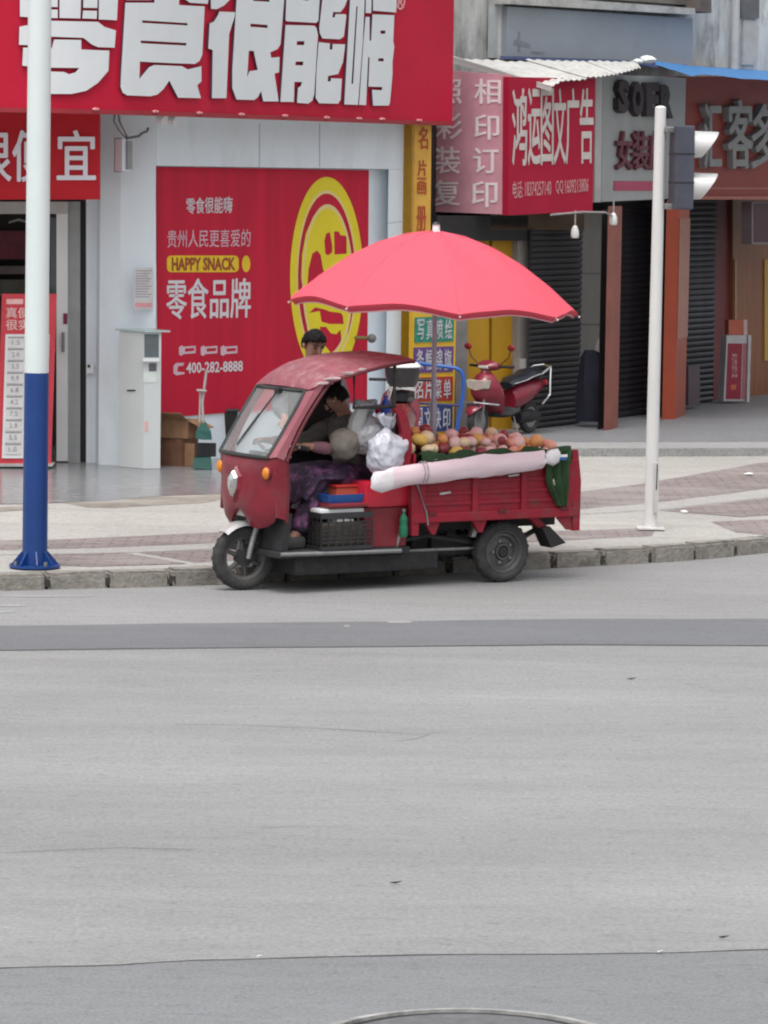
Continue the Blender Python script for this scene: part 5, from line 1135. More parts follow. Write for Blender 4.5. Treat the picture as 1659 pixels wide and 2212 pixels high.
for k in FT:
    for v in range(2):
        bm_ = MB(); bm_.ball((0, 0, 0), (1, .93, .88) if k != 'yellow' else (1.15, .85, .82), 2, .06, 1.3, v * 5 + len(k))
        o = bm_.build('tmp', FT[k], None, smooth=True); meshes[k, v] = o.data; o.data.name = k + ' fruit'; bpy.data.objects.remove(o)
rf = random.Random(11); placed = []
for layer, (zb, ny, ylo, yhi) in enumerate(((1.055, 6, -.36, .42), (1.125, 5, -.26, .36), (1.175, 2, -.1, .2))):
    nx_ = 13 - layer * 1
    for i in range(nx_):
        for j in range(ny):
            x = .83 - (1.34 + .0 * layer) * (i + .5 * (layer % 2) + rf.uniform(-.25, .25)) / nx_; y = ylo + (yhi - ylo) * (j + .5 + rf.uniform(-.25, .25)) / ny
            hgt = .72 + .28 * math.sin(i * 1.3 + j) 
            if layer == 2 and rf.random() < .5: continue
            if layer == 1 and x < -.38: continue
            if layer == 2 and x < -.22: continue
            u = (.83 - x) / 1.3 + rf.uniform(-.14, .14)
            k = rf.choice(['yellow', 'orange', 'yellow', 'cream', 'crimson']) if u < .3 else rf.choice(['yellow', 'cream', 'pink', 'crimson', 'pink', 'orange']) if u < .52 else rf.choice(['pink', 'cream', 'pink', 'crimson', 'peach']) if u < .72 else rf.choice(['peach', 'pink', 'peach', 'cream', 'orange'])
            r = rf.uniform(.038, .066) * (1.06 if k in ('pink',) else 1)
            o = bpy.data.objects.new(FL[k][0], meshes[k, rf.randrange(2)]); COL.objects.link(o); o.location = T(x, y, zb + .03 * (x > .5) - .02 * (x < -.1) + rf.uniform(-.008, .008)); o.scale = (r * rf.uniform(.9, 1.15), r, r * rf.uniform(.82, 1.0)); o.rotation_euler = (rf.uniform(0, 3), rf.uniform(0, .5), rf.uniform(0, 6))
            tag(o, FL[k][1], 'fruit', FL[k][2])
for x, y, z in ((-.50, .25, 1.075), (-.47, .36, 1.07)):
    o = bpy.data.objects.new('peach', meshes['peach', 0]); COL.objects.link(o); o.location = T(x, y, z); o.scale = (.055, .055, .055); tag(o, FL['peach'][1], 'fruit', FL['peach'][2])
# rolled sheet along the bed side
ro = ride('rolled_sheet', 'long pinkish white rolled plastic sheet tied along the near bed side', 'roll', .45, .57, .95)
rings = []
for i, (x, z, ry, rz_) in enumerate([(.875, -.10, .006, .040), (.85, -.092, .016, .066), (.77, -.08, .030, .080), (.70, -.07, .036, .076), (.62, -.06, .040, .072), (.54, -.052, .042, .070), (.45, -.042, .045, .074), (.34, -.034, .046, .076), (.22, -.026, .045, .072), (.1, -.016, .046, .078), (-.02, -.008, .045, .073), (-.15, 0, .046, .077), (-.3, .01, .045, .072), (-.45, .02, .044, .074), (-.6, .03, .044, .070), (-.70, .04, .04, .062), (-.725, .045, .022, .032), (-.75, .05, .034, .048), (-.80, .055, .045, .06), (-.845, .06, .035, .05)]):
    rings.append([Vector((x + .01 * math.sin(a * 5 + i), 1.12 * ry * math.cos(2 * math.pi * a / 14) * (1 + .35 * noise.noise(Vector((i * .7, a * 1.1, 0)))), z + 1.12 * rz_ * math.sin(2 * math.pi * a / 14) * (1 + .30 * noise.noise(Vector((i * .7, a * 1.1, 5)))))) for a in range(14)])
PKW = mat('pinkish white sheet', (.70, .55, .60), .55, var=.10, scale=4, dirt=(.68, .62, .65), dscale=5, damt=.6, stretch=(.3, 1, 1), bump=.4, bscale=9); WSH = mat('white plastic sheet', (.70, .68, .70), .4, var=.08, scale=6, bump=.3, bscale=12)
mb = MB(); mb.loft(rings[3:16]); mb.build('roll', PKW, ro, smooth=True)
mb = MB(); mb.loft(rings[:4]); mb.build('loose_end', WSH, ro, smooth=True); mb = MB(); mb.loft(rings[15:]); mb.build('tied_end', WSH, ro, smooth=True)
for x in (.43, .40, -.715): mb = MB(); mb.tube([(x, .07 * math.cos(t * .5236) * (.95 if x > 0 else .4), -.03 + (.08 if x < 0 else 0) + .085 * math.sin(t * .5236) * (1 if x > 0 else .5)) for t in range(13)], .005, 5); mb.build('cord', mat('dull cord', (.34, .28, .33), .7), ro)
for x in (.3, -.3): mb = MB(); mb.tube([(x, .02, .07), (x, -.06, .05), (x, -.065, .01)], .006, 5); mb.build('hook', STEEL, ro)
# plastic bags
BAG = mat('white plastic bag film', (.70, .72, .80), .18, var=.14, scale=5, transl=.25, bump=.5, bscale=7); BAG2 = mat('greyish plastic bag film', (.40, .40, .42), .25, var=.2, scale=5, transl=.2, bump=.5, bscale=7)
def bag(name, label, x, y, z, r, m, seed, tuft):
    t = ride(name, label, 'plastic bag', x, y, z); mb = MB(); bm = bmesh.new(); bmesh.ops.create_icosphere(bm, subdivisions=5, radius=1)
    for v in bm.verts:
        k = 1.02 + .20 * noise.noise(v.co * 1.6 + Vector((seed, 0, 0))) - .16 * abs(noise.noise(v.co * 3.1 + Vector((0, seed, 0)))) - .06 * abs(noise.noise(v.co * 7 + Vector((seed, 0, 2))))
        tz = max(0, v.co.z - .45); k2 = 1 - .75 * min(1, tz * 1.7)
        v.co = Vector((v.co.x * r[0] * k * k2, v.co.y * r[1] * k * k2, v.co.z * r[2] * k + r[2]))
    mb.add(bm); mb.build('body', m, t, smooth=True)
    mb = MB(); rings = []
    for j in range(5):
        f = j / 4; q = .028 + tuft * f; rings.append([Vector((q * math.cos(a * .449) * (1 + .3 * math.sin(a * 2.3 + f * 3)), q * math.sin(a * .449) * (1 + .3 * math.cos(a * 1.9)), 2 * r[2] * .98 + f * .10 + .02 * math.sin(a * 1.7))) for a in range(14)])
    mb.loft(rings, cap=False); o = mb.build('gathered_top', m, t, smooth=True); s_ = o.modifiers.new('thickness', 'SOLIDIFY'); s_.thickness = .003
    return t
bag('plastic_bag', 'bulging shiny white plastic bag on red side tank by the bed', 1.10, .42, .875, (.175, .13, .20), BAG, 3, .05)
bag('plastic_bag', 'greyish white plastic bag behind the shiny white one', 1.20, .27, 1.03, (.19, .12, .17), BAG2, 9, .06)
cb = ride('cloth_bundle', 'round beige cloth bundle propped beside the driver elbow', 'bundle', 1.43, .32, 1.01)
mb = MB(); mb.ball((0, 0, .125), (.125, .10, .125), 4, .16, 2.2, 4); mb.build('bundle', mat('beige grey cloth', (.145, .13, .11), .85, var=.25, scale=5, bump=.5, bscale=8, dirt=(.16, .12, .10), dscale=5, damt=.6), cb, smooth=True)
mb = MB(); mb.loft([[Vector((rx * math.cos(a * .6283) - .10 + z_ * -.4, ry * math.sin(a * .6283) - .02, .22 + z_ + .02 * math.sin(a * 2.3))) for a in range(10)] for rx, ry, z_ in ((.05, .05, 0), (.075, .05, .08), (.055, .04, .17), (.03, .02, .22))]); mb.build('knotted_top', mat('pale grey cloth', (.36, .36, .36), .8, var=.2), cb, smooth=True)
# blue bottle, red basket bag
bb = ride('blue_bottle', 'blue plastic bottle standing between white bag and red wing', 'bottle', .985, .20, 1.312)
MB().lathe([(0, 0), (.04, 0), (.042, .02), (.042, .10), (.03, .14), (.016, .16), (.016, .19), (0, .19)], n=16).build('body', mat('blue plastic', (.02, .07, .42), .3), bb, smooth=True)
rb = ride('red_bag', 'red plastic bag hanging behind the bed wing by the parasol pole', 'bag', .84, .02, 1.07)
mb = MB(); mb.loft([[Vector((rx * math.cos(a * .5236) * (1 + .15 * math.sin(a * 2.2)), ry * math.sin(a * .5236), z)) for a in range(12)] for rx, ry, z in ((.05, .04, 0), (.09, .07, .08), (.11, .08, .18), (.13, .08, .27), (.16, .06, .345))]); mb.build('body', mat('red plastic film', (.62, .05, .07), .3, var=.12, transl=.3), rb, smooth=True)
# crate with its load
cr = ride('black_crate', 'black latticed plastic crate on the cab floor beside the driver', 'crate', 1.48, .31, .331)
def crate_side(p, q):
    p, q = Vector(p), Vector(q); d = q - p; L_3 = d.length; d.normalize(); n_ = Vector((-d.y, d.x, 0)) * .006; mb = MB()
    def bar(a0, a1, z0, z1):
        mb.prism([p + d * a0 + Vector((0, 0, z0)), p + d * a1 + Vector((0, 0, z0)), p + d * a1 + Vector((0, 0, z1)), p + d * a0 + Vector((0, 0, z1))], n_)
    bar(0, L_3, 0, .03); bar(0, L_3, .245, .29)
    for k in range(1, 7): bar(0, L_3, .03 + k * .031 - .007, .03 + k * .031 + .003)
    m_ = max(3, int(L_3 / .06))
    for k in range(m_ + 1): bar(max(0, L_3 * k / m_ - .006), min(L_3, L_3 * k / m_ + .006), .03, .245)
    return mb
CRM = mat('black crate plastic', (.028, .028, .032), .45, var=.2)
for a_, b_ in (((-.23, .15, 0), (.23, .15, 0)), ((.23, .15, 0), (.23, -.15, 0)), ((.23, -.15, 0), (-.23, -.15, 0)), ((-.23, -.15, 0), (-.23, .15, 0))): crate_side(a_, b_).build('lattice_side', CRM, cr)
MB().box((0, 0, .008), (.45, .29, .012)).build('bottom', CRM, cr)
ld = ride('packed_bags', 'brownish packed bags inside the black crate', 'bags', 1.48, .31, .347); MB().box((0, 0, .095), (.41, .25, .18), bev=.04).build('bags', mat('brownish load', (.085, .07, .055), .8, var=.6, scale=9), ld, smooth=True)
for i, (x0, x1, z_, w_) in enumerate(((1.30, 1.70, .640, .05), (1.38, 1.55, .561, .03))):
    wt = ride('white_tray', ['long white foam tray lying on top of the black crate', 'small white tray packed inside the top of the black crate'][i], 'tray', (x0 + x1) / 2, .32 if i == 0 else .33, z_ - w_ / 2 + (.006 if i == 0 else 0)); MB().box((0, 0, 0), (x1 - x0, .20 if i == 0 else .14, w_), bev=.012).build('tray', WHITE, wt, smooth=True)
bt = ride('blue_tray', 'flat blue plastic tray on the shelf above the black crate', 'tray', 1.455, .32, .69)
mb = MB(); mb.loft([[(-.16, -.10, 0), (.16, -.10, 0), (.16, .10, 0), (-.16, .10, 0)], [(-.185, -.12, .065), (.185, -.12, .065), (.185, .12, .065), (-.185, .12, .065)], [(-.17, -.105, .066), (.17, -.105, .066), (.17, .105, .066), (-.17, .105, .066)], [(-.15, -.09, .02), (.15, -.09, .02), (.15, .09, .02), (-.15, .09, .02)]]); mb.build('tray', mat('blue tray plastic', (.012, .085, .32), .35, var=.12), bt)
ot = ride('orange_box', 'orange red lidded box standing in the blue tray', 'box', 1.40, .28, .712); MB().box((0, 0, .045), (.22, .14, .09), bev=.012).build('box', mat('orange red plastic', (.60, .10, .05), .4), ot); MB().box((0, 0, .10), (.24, .16, .018), bev=.006).build('lid', mat('red lid', (.50, .03, .02), .4), ot)
gb = ride('green_bottle', 'green plastic bottle hung behind the red seat base', 'bottle', .975, .475, .41)
MB().lathe([(0, 0), (.03, 0), (.036, .015), (.036, .08), (.03, .10), (.034, .12), (.034, .15), (.012, .185), (.012, .2), (0, .2)], n=14).build('body', mat('green bottle plastic', (.03, .20, .11), .25, transl=.2), gb, smooth=True)
MB().cyl((0, 0, .2), (0, 0, .22), .016, n=10).build('cap', STEEL, gb)
# ================================================================== PEOPLE
def skin(name, nodes, edges, m, parent, sub=2, root=None, wr=0.0):
    """one continuous body grown round a skeleton: nodes name -> (x, y, z, r)"""
    ids = {k: i for i, k in enumerate(nodes)}; me = bpy.data.meshes.new(name)
    me.from_pydata([Vector(v[:3]) for v in nodes.values()], [(ids[a], ids[b]) for a, b in edges], [])
    o = bpy.data.objects.new(name, me); COL.objects.link(o); sk_ = o.modifiers.new('skin', 'SKIN'); sk_.use_smooth_shade = True
    for i, v in enumerate(nodes.values()):
        r = v[3] if not isinstance(v[3], tuple) else v[3]; me.skin_vertices[0].data[i].radius = r if isinstance(r, tuple) else (r, r)
    for i in range(len(nodes)): me.skin_vertices[0].data[i].use_root = (i == ids[root] if root else i == 0)
    ss = o.modifiers.new('sub', 'SUBSURF'); ss.levels = sub; ss.render_levels = sub
    dg = bpy.context.evaluated_depsgraph_get(); dg.update(); out = bpy.data.meshes.new_from_object(o.evaluated_get(dg))
    bpy.data.objects.remove(o); out.materials.clear(); out.materials.append(m)
    for p in out.polygons: p.use_smooth = True
    if wr:
        nn_ = [Vector(v.normal) for v in out.vertices]
        for v, n_ in zip(out.vertices, nn_): v.co += n_ * wr * (noise.noise(v.co * 9 + Vector((3, 0, 0))) + .7 * noise.noise(Vector((v.co.x * 22, v.co.y * 22, v.co.z * 34))))
    q = bpy.data.objects.new(name, out); COL.objects.link(q); q.parent = parent; return q
SKIN = mat('face skin', (.33, .165, .115), .55, var=.10, scale=12); HAIR = mat('black hair', (.008, .007, .007), .7, spec=.15, var=.3, scale=30)
def hand(nodes, edges, wr, key, d, palm_n):
    """palm and five bent fingers from wrist node wr, pointing along d"""
    d = Vector(d).normalized(); pn = Vector(palm_n).normalized(); s = d.cross(pn).normalized(); w0 = Vector(nodes[wr][:3])
    p1 = w0 + d * .045; nodes[key + 'palm'] = (*p1, (.034, .018)); edges.append((wr, key + 'palm'))
    for i, (o_, L_4) in enumerate(((-.027, .062), (-.009, .072), (.009, .068), (.026, .052))):
        a = p1 + d * .035 + s * o_; b = a + d * L_4 * .55 + pn * L_4 * .25; c_ = b + pn * L_4 * .55 + d * L_4 * .1
        nodes[key + f'k{i}'] = (*a, .0095); nodes[key + f'm{i}'] = (*b, .0088); nodes[key + f't{i}'] = (*c_, .0075); edges += [(key + 'palm', key + f'k{i}'), (key + f'k{i}', key + f'm{i}'), (key + f'm{i}', key + f't{i}')]
    a = w0 + d * .03 - s * .038 + pn * .012; b = a + d * .03 - s * .014 + pn * .022
    nodes[key + 'th0'] = (*a, .011); nodes[key + 'th1'] = (*b, .0095); edges += [(key + 'palm', key + 'th0'), (key + 'th0', key + 'th1')]
def head_parts(hc, fw, parent, tilt=0.0, hair=HAIR):
    """hair, eyes, nose, mouth and ears for a head centred on hc looking along fw"""
    fw = Vector(fw).normalized(); rt = fw.cross(Vector((0, 0, 1))).normalized(); up = rt.cross(fw)
    B = Matrix((rt, fw, up)).transposed()
    L = lambda x, y, z: hc + B @ Vector((x, y, z))
    bm = bmesh.new(); bmesh.ops.create_icosphere(bm, subdivisions=4, radius=1)
    kill = []
    for v in bm.verts:
        c_ = v.co; edge_ = .06 * noise.noise(c_ * 9); front = c_.y > .30 + edge_ and c_.z < .46 + edge_ * 2 - .15 * abs(c_.x); low = c_.z < ((-.55 if c_.y < -.2 else -.30) if c_.y < .12 else .1) + edge_
        if front or low: kill.append(v)
    bmesh.ops.delete(bm, geom=kill, context='VERTS')
    for v in bm.verts:
        k = 1 + .07 * noise.noise(v.co * 6) + .06 * noise.noise(v.co * 15); v.co = L(v.co.x * .087 * k, (v.co.y * .104 - .004) * k, v.co.z * .117 * k + .010)
    mb = MB(); mb.add(bm); h = mb.build('hair', hair, parent, smooth=True); s_ = h.modifiers.new('thick', 'SOLIDIFY'); s_.thickness = .008; s_.offset = 0
    for s in (-1, 1):
        mb = MB(); mb.ball(L(s * .031, .083, .012), (.013, .008, .008), 2); mb.build('eye', mat('eye dark', (.03, .02, .02), .2), parent, smooth=True)
        mb = MB(); mb.tube([L(s * .016, .094, .034), L(s * .034, .092, .040), L(s * .05, .080, .034)], .005, 6); mb.build('eyebrow', hair, parent, smooth=True)
        mb = MB(); mb.ball(L(s * .078, -.004, -.004), (.014, .022, .032), 2); mb.build('ear', SKIN, parent, smooth=True)
    mb = MB(); mb.loft([[L(-.008, .088, .02), L(.008, .088, .02), L(0, .096, .02)], [L(-.014, .088, -.022), L(.014, .088, -.022), L(0, .116, -.020)], [L(-.012, .088, -.032), L(.012, .088, -.032), L(0, .104, -.034)]]); mb.build('nose', SKIN, parent, smooth=True)
    mb = MB(); mb.tube([L(-.024, .083, -.058), L(0, .091, -.056), L(.024, .083, -.058)], .0055, 6); mb.build('mouth', mat('lips', (.26, .09, .075), .5), parent, smooth=True)
# --- man standing behind the tricycle
mx_, my_ = -.63, 30.4
man = thing('person', 'man with short black hair in a dark grey jacket standing behind the cab roof', 'person', (mx_, my_, KZ - .012), 0); man.scale = (1.14, 1.14, 1.035)
hz = 1.60
hf = Vector((.40, -.80, -.40))
nd = {'pel': (0, 0, .93, .115), 'abd': (0, .0, 1.08, .115), 'chest': (0, .0, 1.25, .13), 'neck': (.005, -.01, 1.44, .052), 'hd0': (.015, -.035, 1.535, (.060, .066)), 'hd1': (.02, -.045, hz, (.076, .090)), 'hd2': (.02, -.035, hz + .07, (.066, .078))}
ed = [('pel', 'abd'), ('abd', 'chest'), ('chest', 'neck'), ('neck', 'hd0'), ('hd0', 'hd1'), ('hd1', 'hd2')]
for s, k in ((-1, 'l'), (1, 'r')):
    nd.update({k + 'sh': (s * .17, 0, 1.36, .055), k + 'el': (s * .23, -.06, 1.10, .042), k + 'wr': (s * .18, -.26, 1.02, .028), k + 'hip': (s * .09, 0, .88, .085), k + 'kn': (s * .10, -.02, .49, .058), k + 'an': (s * .10, .02, .09, .04), k + 'to': (s * .11, -.13, .045, .036)})
    ed += [('chest', k + 'sh'), (k + 'sh', k + 'el'), (k + 'el', k + 'wr'), ('pel', k + 'hip'), (k + 'hip', k + 'kn'), (k + 'kn', k + 'an'), (k + 'an', k + 'to')]
    hand(nd, ed, k + 'wr', k, (0, -1, -.25), (0, -.3, -1))
skin('body', nd, ed, SKIN, man, root='pel')
JK = mat('charcoal jacket', (.085, .087, .10), .8, var=.25, scale=6, bump=.5, bscale=9); TR = mat('dark trousers', (.03, .03, .036), .85, var=.25)
jk = {'a': (0, 0, .86, (.165, .125)), 'b': (0, 0, 1.08, (.165, .13)), 'c': (0, 0, 1.28, (.175, .135)), 'n': (.0, -.005, 1.43, .075)}; je = [('a', 'b'), ('b', 'c'), ('c', 'n')]
for s, k in ((-1, 'l'), (1, 'r')):
    jk.update({k + 's': (s * .19, 0, 1.36, .075), k + 'e': (s * .24, -.06, 1.10, .062), k + 'w': (s * .185, -.235, 1.025, .048)}); je += [('c', k + 's'), (k + 's', k + 'e'), (k + 'e', k + 'w')]
skin('jacket', jk, je, JK, man, 3, None, .012)
tk = {'a': (0, 0, .93, (.14, .115))}; te = []
for s, k in ((-1, 'l'), (1, 'r')): tk.update({k + 'h': (s * .09, 0, .84, .10), k + 'k': (s * .10, -.02, .49, .078), k + 'a': (s * .10, .02, .10, .065)}); te += [('a', k + 'h'), (k + 'h', k + 'k'), (k + 'k', k + 'a')]
skin('trousers', tk, te, TR, man)
for s in (-1, 1): MB().box((s * .108, -.06, .045), (.095, .27, .085), bev=.03).build('shoe', BLACK, man, smooth=True)
head_parts(Vector((.02, -.045, hz + .012)), hf, man)
# --- driver on the seat
dr_ = ride('person', 'driver in grey jacket and purple patterned trousers sitting in the cab', 'person', 1.12, 0, 0)
def D(x, y, z, r): return (x - 1.12, y, z, r)
nd = {'pel': D(1.14, -.02, .87, .12), 'abd': D(1.16, -.01, 1.02, .11), 'chest': D(1.21, 0, 1.19, .12), 'neck': D(1.235, 0, 1.345, .05), 'hd0': D(1.275, .0, 1.405, (.06, .066)), 'hd1': D(1.32, 0, 1.455, (.075, .088)), 'hd2': D(1.355, 0, 1.51, (.066, .078))}
ed = [('pel', 'abd'), ('abd', 'chest'), ('chest', 'neck'), ('neck', 'hd0'), ('hd0', 'hd1'), ('hd1', 'hd2')]
for s, k in ((-1, 'l'), (1, 'r')):
    nd.update({k + 'sh': D(1.22, s * .17, 1.27, .055), k + 'el': D(1.42, s * .29, 1.10, .045), k + 'wr': D(1.74, s * .32, 1.13, .03), k + 'hip': D(1.18, s * .10, .84, .09), k + 'kn': D(1.58, s * .19, .87, .065), k + 'an': D(1.785, s * .20, .42, .042), k + 'to': D(1.92, s * .205, .37, .036)})
    ed += [('chest', k + 'sh'), (k + 'sh', k + 'el'), (k + 'el', k + 'wr'), ('pel', k + 'hip'), (k + 'hip', k + 'kn'), (k + 'kn', k + 'an'), (k + 'an', k + 'to')]
    hand(nd, ed, k + 'wr', k, (.9, 0, .15), (.2, 0, -1))
skin('body', nd, ed, SKIN, dr_, root='pel')
JG = mat('beige grey padded jacket', (.085, .076, .068), .8, var=.3, scale=5, bump=.6, bscale=6); MV = mat('mauve sleeve cuff', (.17, .075, .10), .8, var=.2)
jk = {'a': D(1.14, 0, .86, (.17, .15)), 'b': D(1.17, 0, 1.04, (.165, .145)), 'c': D(1.21, 0, 1.20, (.17, .14)), 'n': D(1.24, 0, 1.34, .075)}; je = [('a', 'b'), ('b', 'c'), ('c', 'n')]
for s, k in ((-1, 'l'), (1, 'r')): jk.update({k + 's': D(1.22, s * .19, 1.26, .08), k + 'm': D(1.33, s * .26, 1.17, .092), k + 'e': D(1.43, s * .29, 1.11, .080), k + 'w': D(1.56, s * .305, 1.10, .055)}); je += [('c', k + 's'), (k + 's', k + 'm'), (k + 'm', k + 'e'), (k + 'e', k + 'w')]
skin('jacket', jk, je, JG, dr_, 3, None, .020)
for s in (-1, 1): skin('sleeve_guard', {'a': D(1.53, s * .303, 1.10, .058), 'b': D(1.63, s * .312, 1.115, .052), 'c': D(1.725, s * .318, 1.128, .042)}, [('a', 'b'), ('b', 'c')], MV, dr_)
PUR = mat('purple patterned cloth', (.028, .014, .036), .75, var=.5, scale=7, dirt=(.34, .12, .30), dscale=8, damt=.95)
tk = {'a': D(1.14, 0, .88, (.15, .12))}; te = []
for s, k in ((-1, 'l'), (1, 'r')): tk.update({k + 'h': D(1.20, s * .10, .86, .105), k + 't': D(1.40, s * .16, .89, .10), k + 'k': D(1.58, s * .19, .875, .090), k + 'c': D(1.67, s * .20, .66, .085), k + 'a': D(1.775, s * .20, .43, .066)}); te += [('a', k + 'h'), (k + 'h', k + 't'), (k + 't', k + 'k'), (k + 'k', k + 'c'), (k + 'c', k + 'a')]
skin('trousers', tk, te, PUR, dr_, 3, None, .014)
mb = MB(); rings = []
for i in range(9):
    f = i / 8; x = 1.40 + .33 * f; zt2 = .985 - .03 * f - .10 * max(0, f - .75) * 4; rings.append([Vector((x - 1.12, -.29 + .60 * k / 12, zt2 - .10 * (abs(-1 + 2 * k / 12) ** 3) + .018 * noise.noise(Vector((f * 4, k * .7, 0))))) for k in range(13)])
rings.append([Vector((1.765 - 1.12, -.27 + .58 * k / 12, .70 - .03 * math.sin(k))) for k in range(13)])
mb.loft([r + [v - Vector((.008, 0, .008)) for v in r[::-1]] for r in rings]); mb.build('lap_apron', PUR, dr_, smooth=True)
for s in (-1, 1): MB().box((1.86 - 1.12, s * .203, .378), (.28, .108, .098), bev=.035).build('shoe', mat('grey shoe', (.08, .08, .08), .6), dr_, smooth=True)
head_parts(Vector((1.325 - 1.12, 0, 1.467)), (.62, -.50, -.60), dr_)
# ================================================================== SCOOTERS
SCR = mat('scooter crimson plastic', (.20, .012, .03), .3, var=.1, scale=3, coat=.3); SEAT = mat('black seat vinyl', (.014, .016, .022), .35, var=.2)
def scooter(label, loc, rz, box=False):
    t = thing('motor_scooter', label, 'scooter', loc, rz, 'scooters parked on the pavement')   # faces +x, wheels at x .62 and -.62
    for x in (.62, -.60):
        wv = bpy.data.objects.new('wheel', None); COL.objects.link(wv); wv.parent = t; wv.location = (x, 0, .22)
        MB().lathe([(.14, -.04), (.17, -.05), (.21, -.035), (.22, 0), (.21, .035), (.17, .05), (.14, .04), (.14, -.04)], axis='Y', n=28).build('tyre', RUBBER, wv, smooth=True)
        MB().lathe([(0, -.03), (.15, -.035), (.15, .035), (0, .03)], axis='Y', n=20).build('rim', STEEL, wv, smooth=True)
    sec = lambda x, w_, z0, z1, n=12: [Vector((x, w_ * math.cos(2 * math.pi * k / n), (z0 + z1) / 2 + (z1 - z0) / 2 * math.sin(2 * math.pi * k / n))) for k in range(n)]
    # leg shield and nose
    MB().loft([sec(.30, .20, .28, .42), sec(.36, .25, .34, .74), sec(.44, .23, .40, .88), sec(.55, .17, .44, .86), sec(.64, .11, .50, .74), sec(.68, .05, .56, .68)]).build('front_shield', SCR, t, smooth=True)
    MB().loft([[Vector((.60, y, z)) for y, z in ((-.19, .77), (.19, .77), (.16, .66), (.0, .61), (-.16, .66))], [Vector((.685, y, z)) for y, z in ((-.155, .755), (.155, .755), (.13, .665), (0, .63), (-.13, .665))]]).build('headlight', mat('scooter lamp glass', (.55, .55, .48), .12, .3, var=.2, scale=15), t)
    MB().loft([sec(.62, .09, .40, .47), sec(.70, .12, .38, .45), sec(.80, .08, .32, .40), sec(.84, .03, .30, .34)]).build('front_mudguard', SCR, t, smooth=True)
    mb = MB()
    for s in (-1, 1): mb.tube([(.48, s * .24, .44), (.66, s * .20, .46), (.72, 0, .47)], .014, 8)
    mb.build('bumper_bar', CHROME, t, smooth=True)
    MB().box((.735, 0, .415), (.012, .20, .07), bev=.004).build('number_plate', mat('dark plate', (.03, .03, .035), .4), t)
    MB().loft([sec(.24, .10, .90, .98), sec(.30, .15, .88, 1.0), sec(.40, .17, .88, 1.03), sec(.48, .12, .89, .99), sec(.52, .05, .91, .96)]).build('handlebar_cowl', SCR, t, smooth=True)
    MB().box((.505, 0, .935), (.05, .15, .045), Matrix.Rotation(-.35, 3, 'Y'), .012).build('running_light', mat('scooter lamp glass', (.55, .55, .48), .12, .3), t)
    MB().tube([(.46, 0, .88), (.50, 0, .80)], .06, 10).build('neck', SCR, t, smooth=True)
    for s in (-1, 1):
        MB().tube([(.36, s * .12, .94), (.30, s * .36, .945)], .018, 8).build('grip', BLACK, t); box or MB().tube([(.37, s * .18, .97), (.36, s * .30, 1.06), (.37, s * .34, 1.17)], .008, 6).build('mirror_stem', mat('dark red stem', (.08, .012, .015), .4), t)
        box or MB().ball((.37, s * .35, 1.20), (.022, .062, .045), 2).build('mirror', mat('dark red mirror', (.22, .015, .02), .3), t, smooth=True)
        MB().tube([(.58, s * .07, .60), (.62, s * .07, .22)], .02, 8).build('fork_leg', STEEL, t)
    MB().loft([sec(.34, .17, .26, .34), sec(.1, .18, .24, .33), sec(-.15, .17, .26, .42)]).build('footboard', DARKM, t, smooth=True)
    MB().loft([sec(-.06, .15, .30, .62), sec(-.2, .18, .32, .70), sec(-.5, .18, .42, .74), sec(-.78, .12, .56, .74), sec(-.92, .05, .64, .72)]).build('rear_body', SCR, t, smooth=True)
    MB().loft([sec(-.02, .12, .62, .72), sec(-.15, .15, .66, .80), sec(-.38, .16, .70, .82), sec(-.48, .165, .72, .88), sec(-.72, .14, .74, .90), sec(-.82, .08, .76, .86)]).build('seat', SEAT, t, smooth=True)
    MB().tube([(-.02, .155, .70), (-.30, .165, .74), (-.44, .17, .78), (-.74, .14, .82)], .007, 6).build('seat_piping', mat('pale piping', (.42, .42, .44), .5), t)
    mb = MB(); mb.tube([(-.66, .15, .80), (-.90, .14, .90), (-.97, .0, .92), (-.90, -.14, .90), (-.66, -.15, .80)], .016, 8); mb.tube([(-.92, .13, .89), (-.86, .17, .70), (-.84, .18, .52), (-.62, .20, .40)], .014, 8); mb.build('grab_rail', CHROME, t, smooth=True)
    MB().box((-.93, 0, .68), (.05, .14, .07), bev=.015).build('tail_light', mat('red lamp', (.45, .02, .02), .2), t)
    MB().loft([sec(-.30, .09, .14, .32), sec(-.60, .10, .14, .34), sec(-.78, .08, .18, .28)]).build('engine', DARKM, t, smooth=True)
    MB().tube([(-.05, .12, .26), (-.02, .22, .03)], .012, 6).build('side_stand', STEEL, t)
    if box:
        MB().loft([sec(-.60, .03, .9, .93)] and [[Vector((-.80 + .17 * math.cos(k * .3927) * q, .20 * math.sin(k * .3927) * q, z)) for k in range(16)] for q, z in ((.70, .93), (.86, .97), (.98, 1.08), (1.0, 1.15))]).build('top_case', mat('dark top case', (.03, .026, .03), .4), t, smooth=True)
        MB().loft([[Vector((-.80 + .185 * math.cos(k * .3927) * q, .215 * math.sin(k * .3927) * q, z)) for k in range(16)] for q, z in ((1.0, 1.151), (1.0, 1.165), (.8, 1.205), (.4, 1.222))]).build('case_lid', mat('glossy white lid', (.78, .78, .76), .2), t, smooth=True)
        MB().loft([[Vector((-.80 + .19 * math.cos(k * .3927) * q, .21 * math.sin(k * .3927) * q, z)) for k in range(16)] for q, z in ((.8, .915), (.8, .929))]).build('case_plate', mat('pale plate', (.6, .6, .58), .4), t)
    return t
g_ = G(1088, 941, ZP)
scooter('crimson motor scooter with round mirrors parked before the yellow doors', (g_.x, g_.y, ZP + .006), R(180 + 54)).scale = (.86, .86, .86)
g2 = Vector((-.15, 36.6, 0))
scooter('dark topped scooter with white lidded case half hidden behind the tricycle', (.16, 38.75, ZF + .002), R(91), True).scale = (.93, .93, .93)
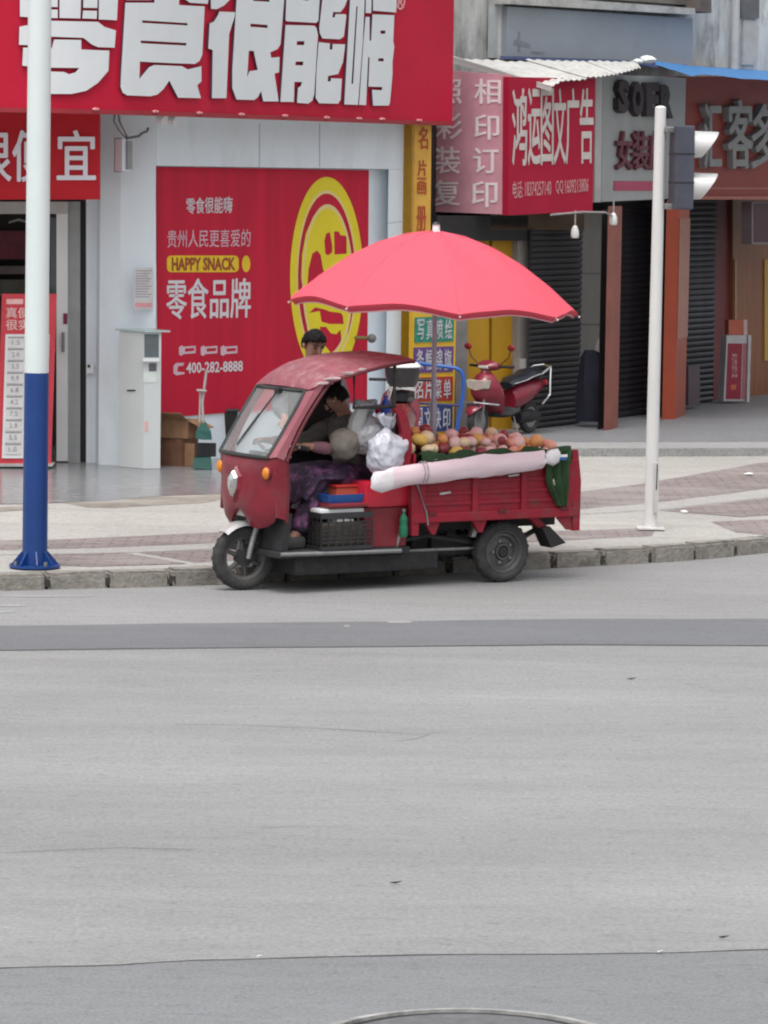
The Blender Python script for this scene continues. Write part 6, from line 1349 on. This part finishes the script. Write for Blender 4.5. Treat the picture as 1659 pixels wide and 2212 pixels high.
# blue hand trolley
g3 = G(960, 965, KZ - .01); ht_ = thing('hand_trolley', 'blue tube hand trolley standing beside the crimson scooter', 'trolley', (g3.x, g3.y - .9, KZ - .012))
Yt = g3.y - .9; TRB = mat('blue trolley tube', (.02, .10, .38), .35, var=.1)
rl = lambda x, y, dy=0: onplane(x, y, Vector((0, Yt + dy, 0)), Vector((0, 1, 0))) - ht_.location
MB().tube([rl(868, 945, .2), rl(880, 800, .15), rl(886, 786, .12), rl(900, 784, .1), rl(960, 792, .05), rl(985, 795, .02), rl(996, 801), rl(1001, 815), rl(1000, 850), rl(992, 900), rl(985, 935)], .021, 10).build('frame', TRB, ht_, smooth=True)
MB().tube([rl(874, 870, .2), rl(996, 876)], .014, 8).build('cross_bar', mat('dark blue bar', (.03, .035, .12), .4), ht_)
MB().prism([rl(866, 948, -.3), rl(990, 950, -.3), rl(990, 950, .1), rl(866, 948, .15)], (0, 0, .02)).build('toe_plate', TRB, ht_)
for x in (880, 985): q = rl(x, 943, .05); MB().cyl(q + Vector((-.03, 0, 0)), q + Vector((.03, 0, 0)), .09, n=18).build('wheel', RUBBER, ht_)
# litter
for i, (x, y, z, sx, sy, lb) in enumerate(((1490, 979, KZ, .07, .05, 'crumpled white paper at the foot of the platform step'), (1478, 1107, KZ, .035, .03, 'small white scrap on the pavement right of the signal pole'), (1618, 1025, KZ, .05, .035, 'tiny pale scrap on the reddish paving at right edge'))):
    q = G(x, y, z); t = thing('paper_scrap', lb, 'litter', (q.x, q.y, z)); MB().ball((0, 0, .008), (sx, sy, .012), 2, .6, 2.5, i).build('paper', WHITE, t, smooth=True)
for i, (x, y, L_5) in enumerate(((855, 1912, .05), (1364, 1470, .06), (1563, 2030, .04), (1425, 2062, .02), (560, 2072, .02))):
    q = G(x, y); t = thing('road_debris', ['dark curled leaf scrap in the middle of the road', 'thin dark scrap on the road below the right pole', 'dark twig standing out on the road at lower right', 'pale chip on the tar joint at lower right', 'pale chip on the tar joint at lower left'][i], 'litter', (q.x, q.y, 0)); MB().tube([(-L_5 / 2, 0, .012), (0, .012, .010), (L_5 / 2, -.01, .02)], [.002, .005, .002], 6).build('scrap', BLACK if i < 3 else WHITE, t)
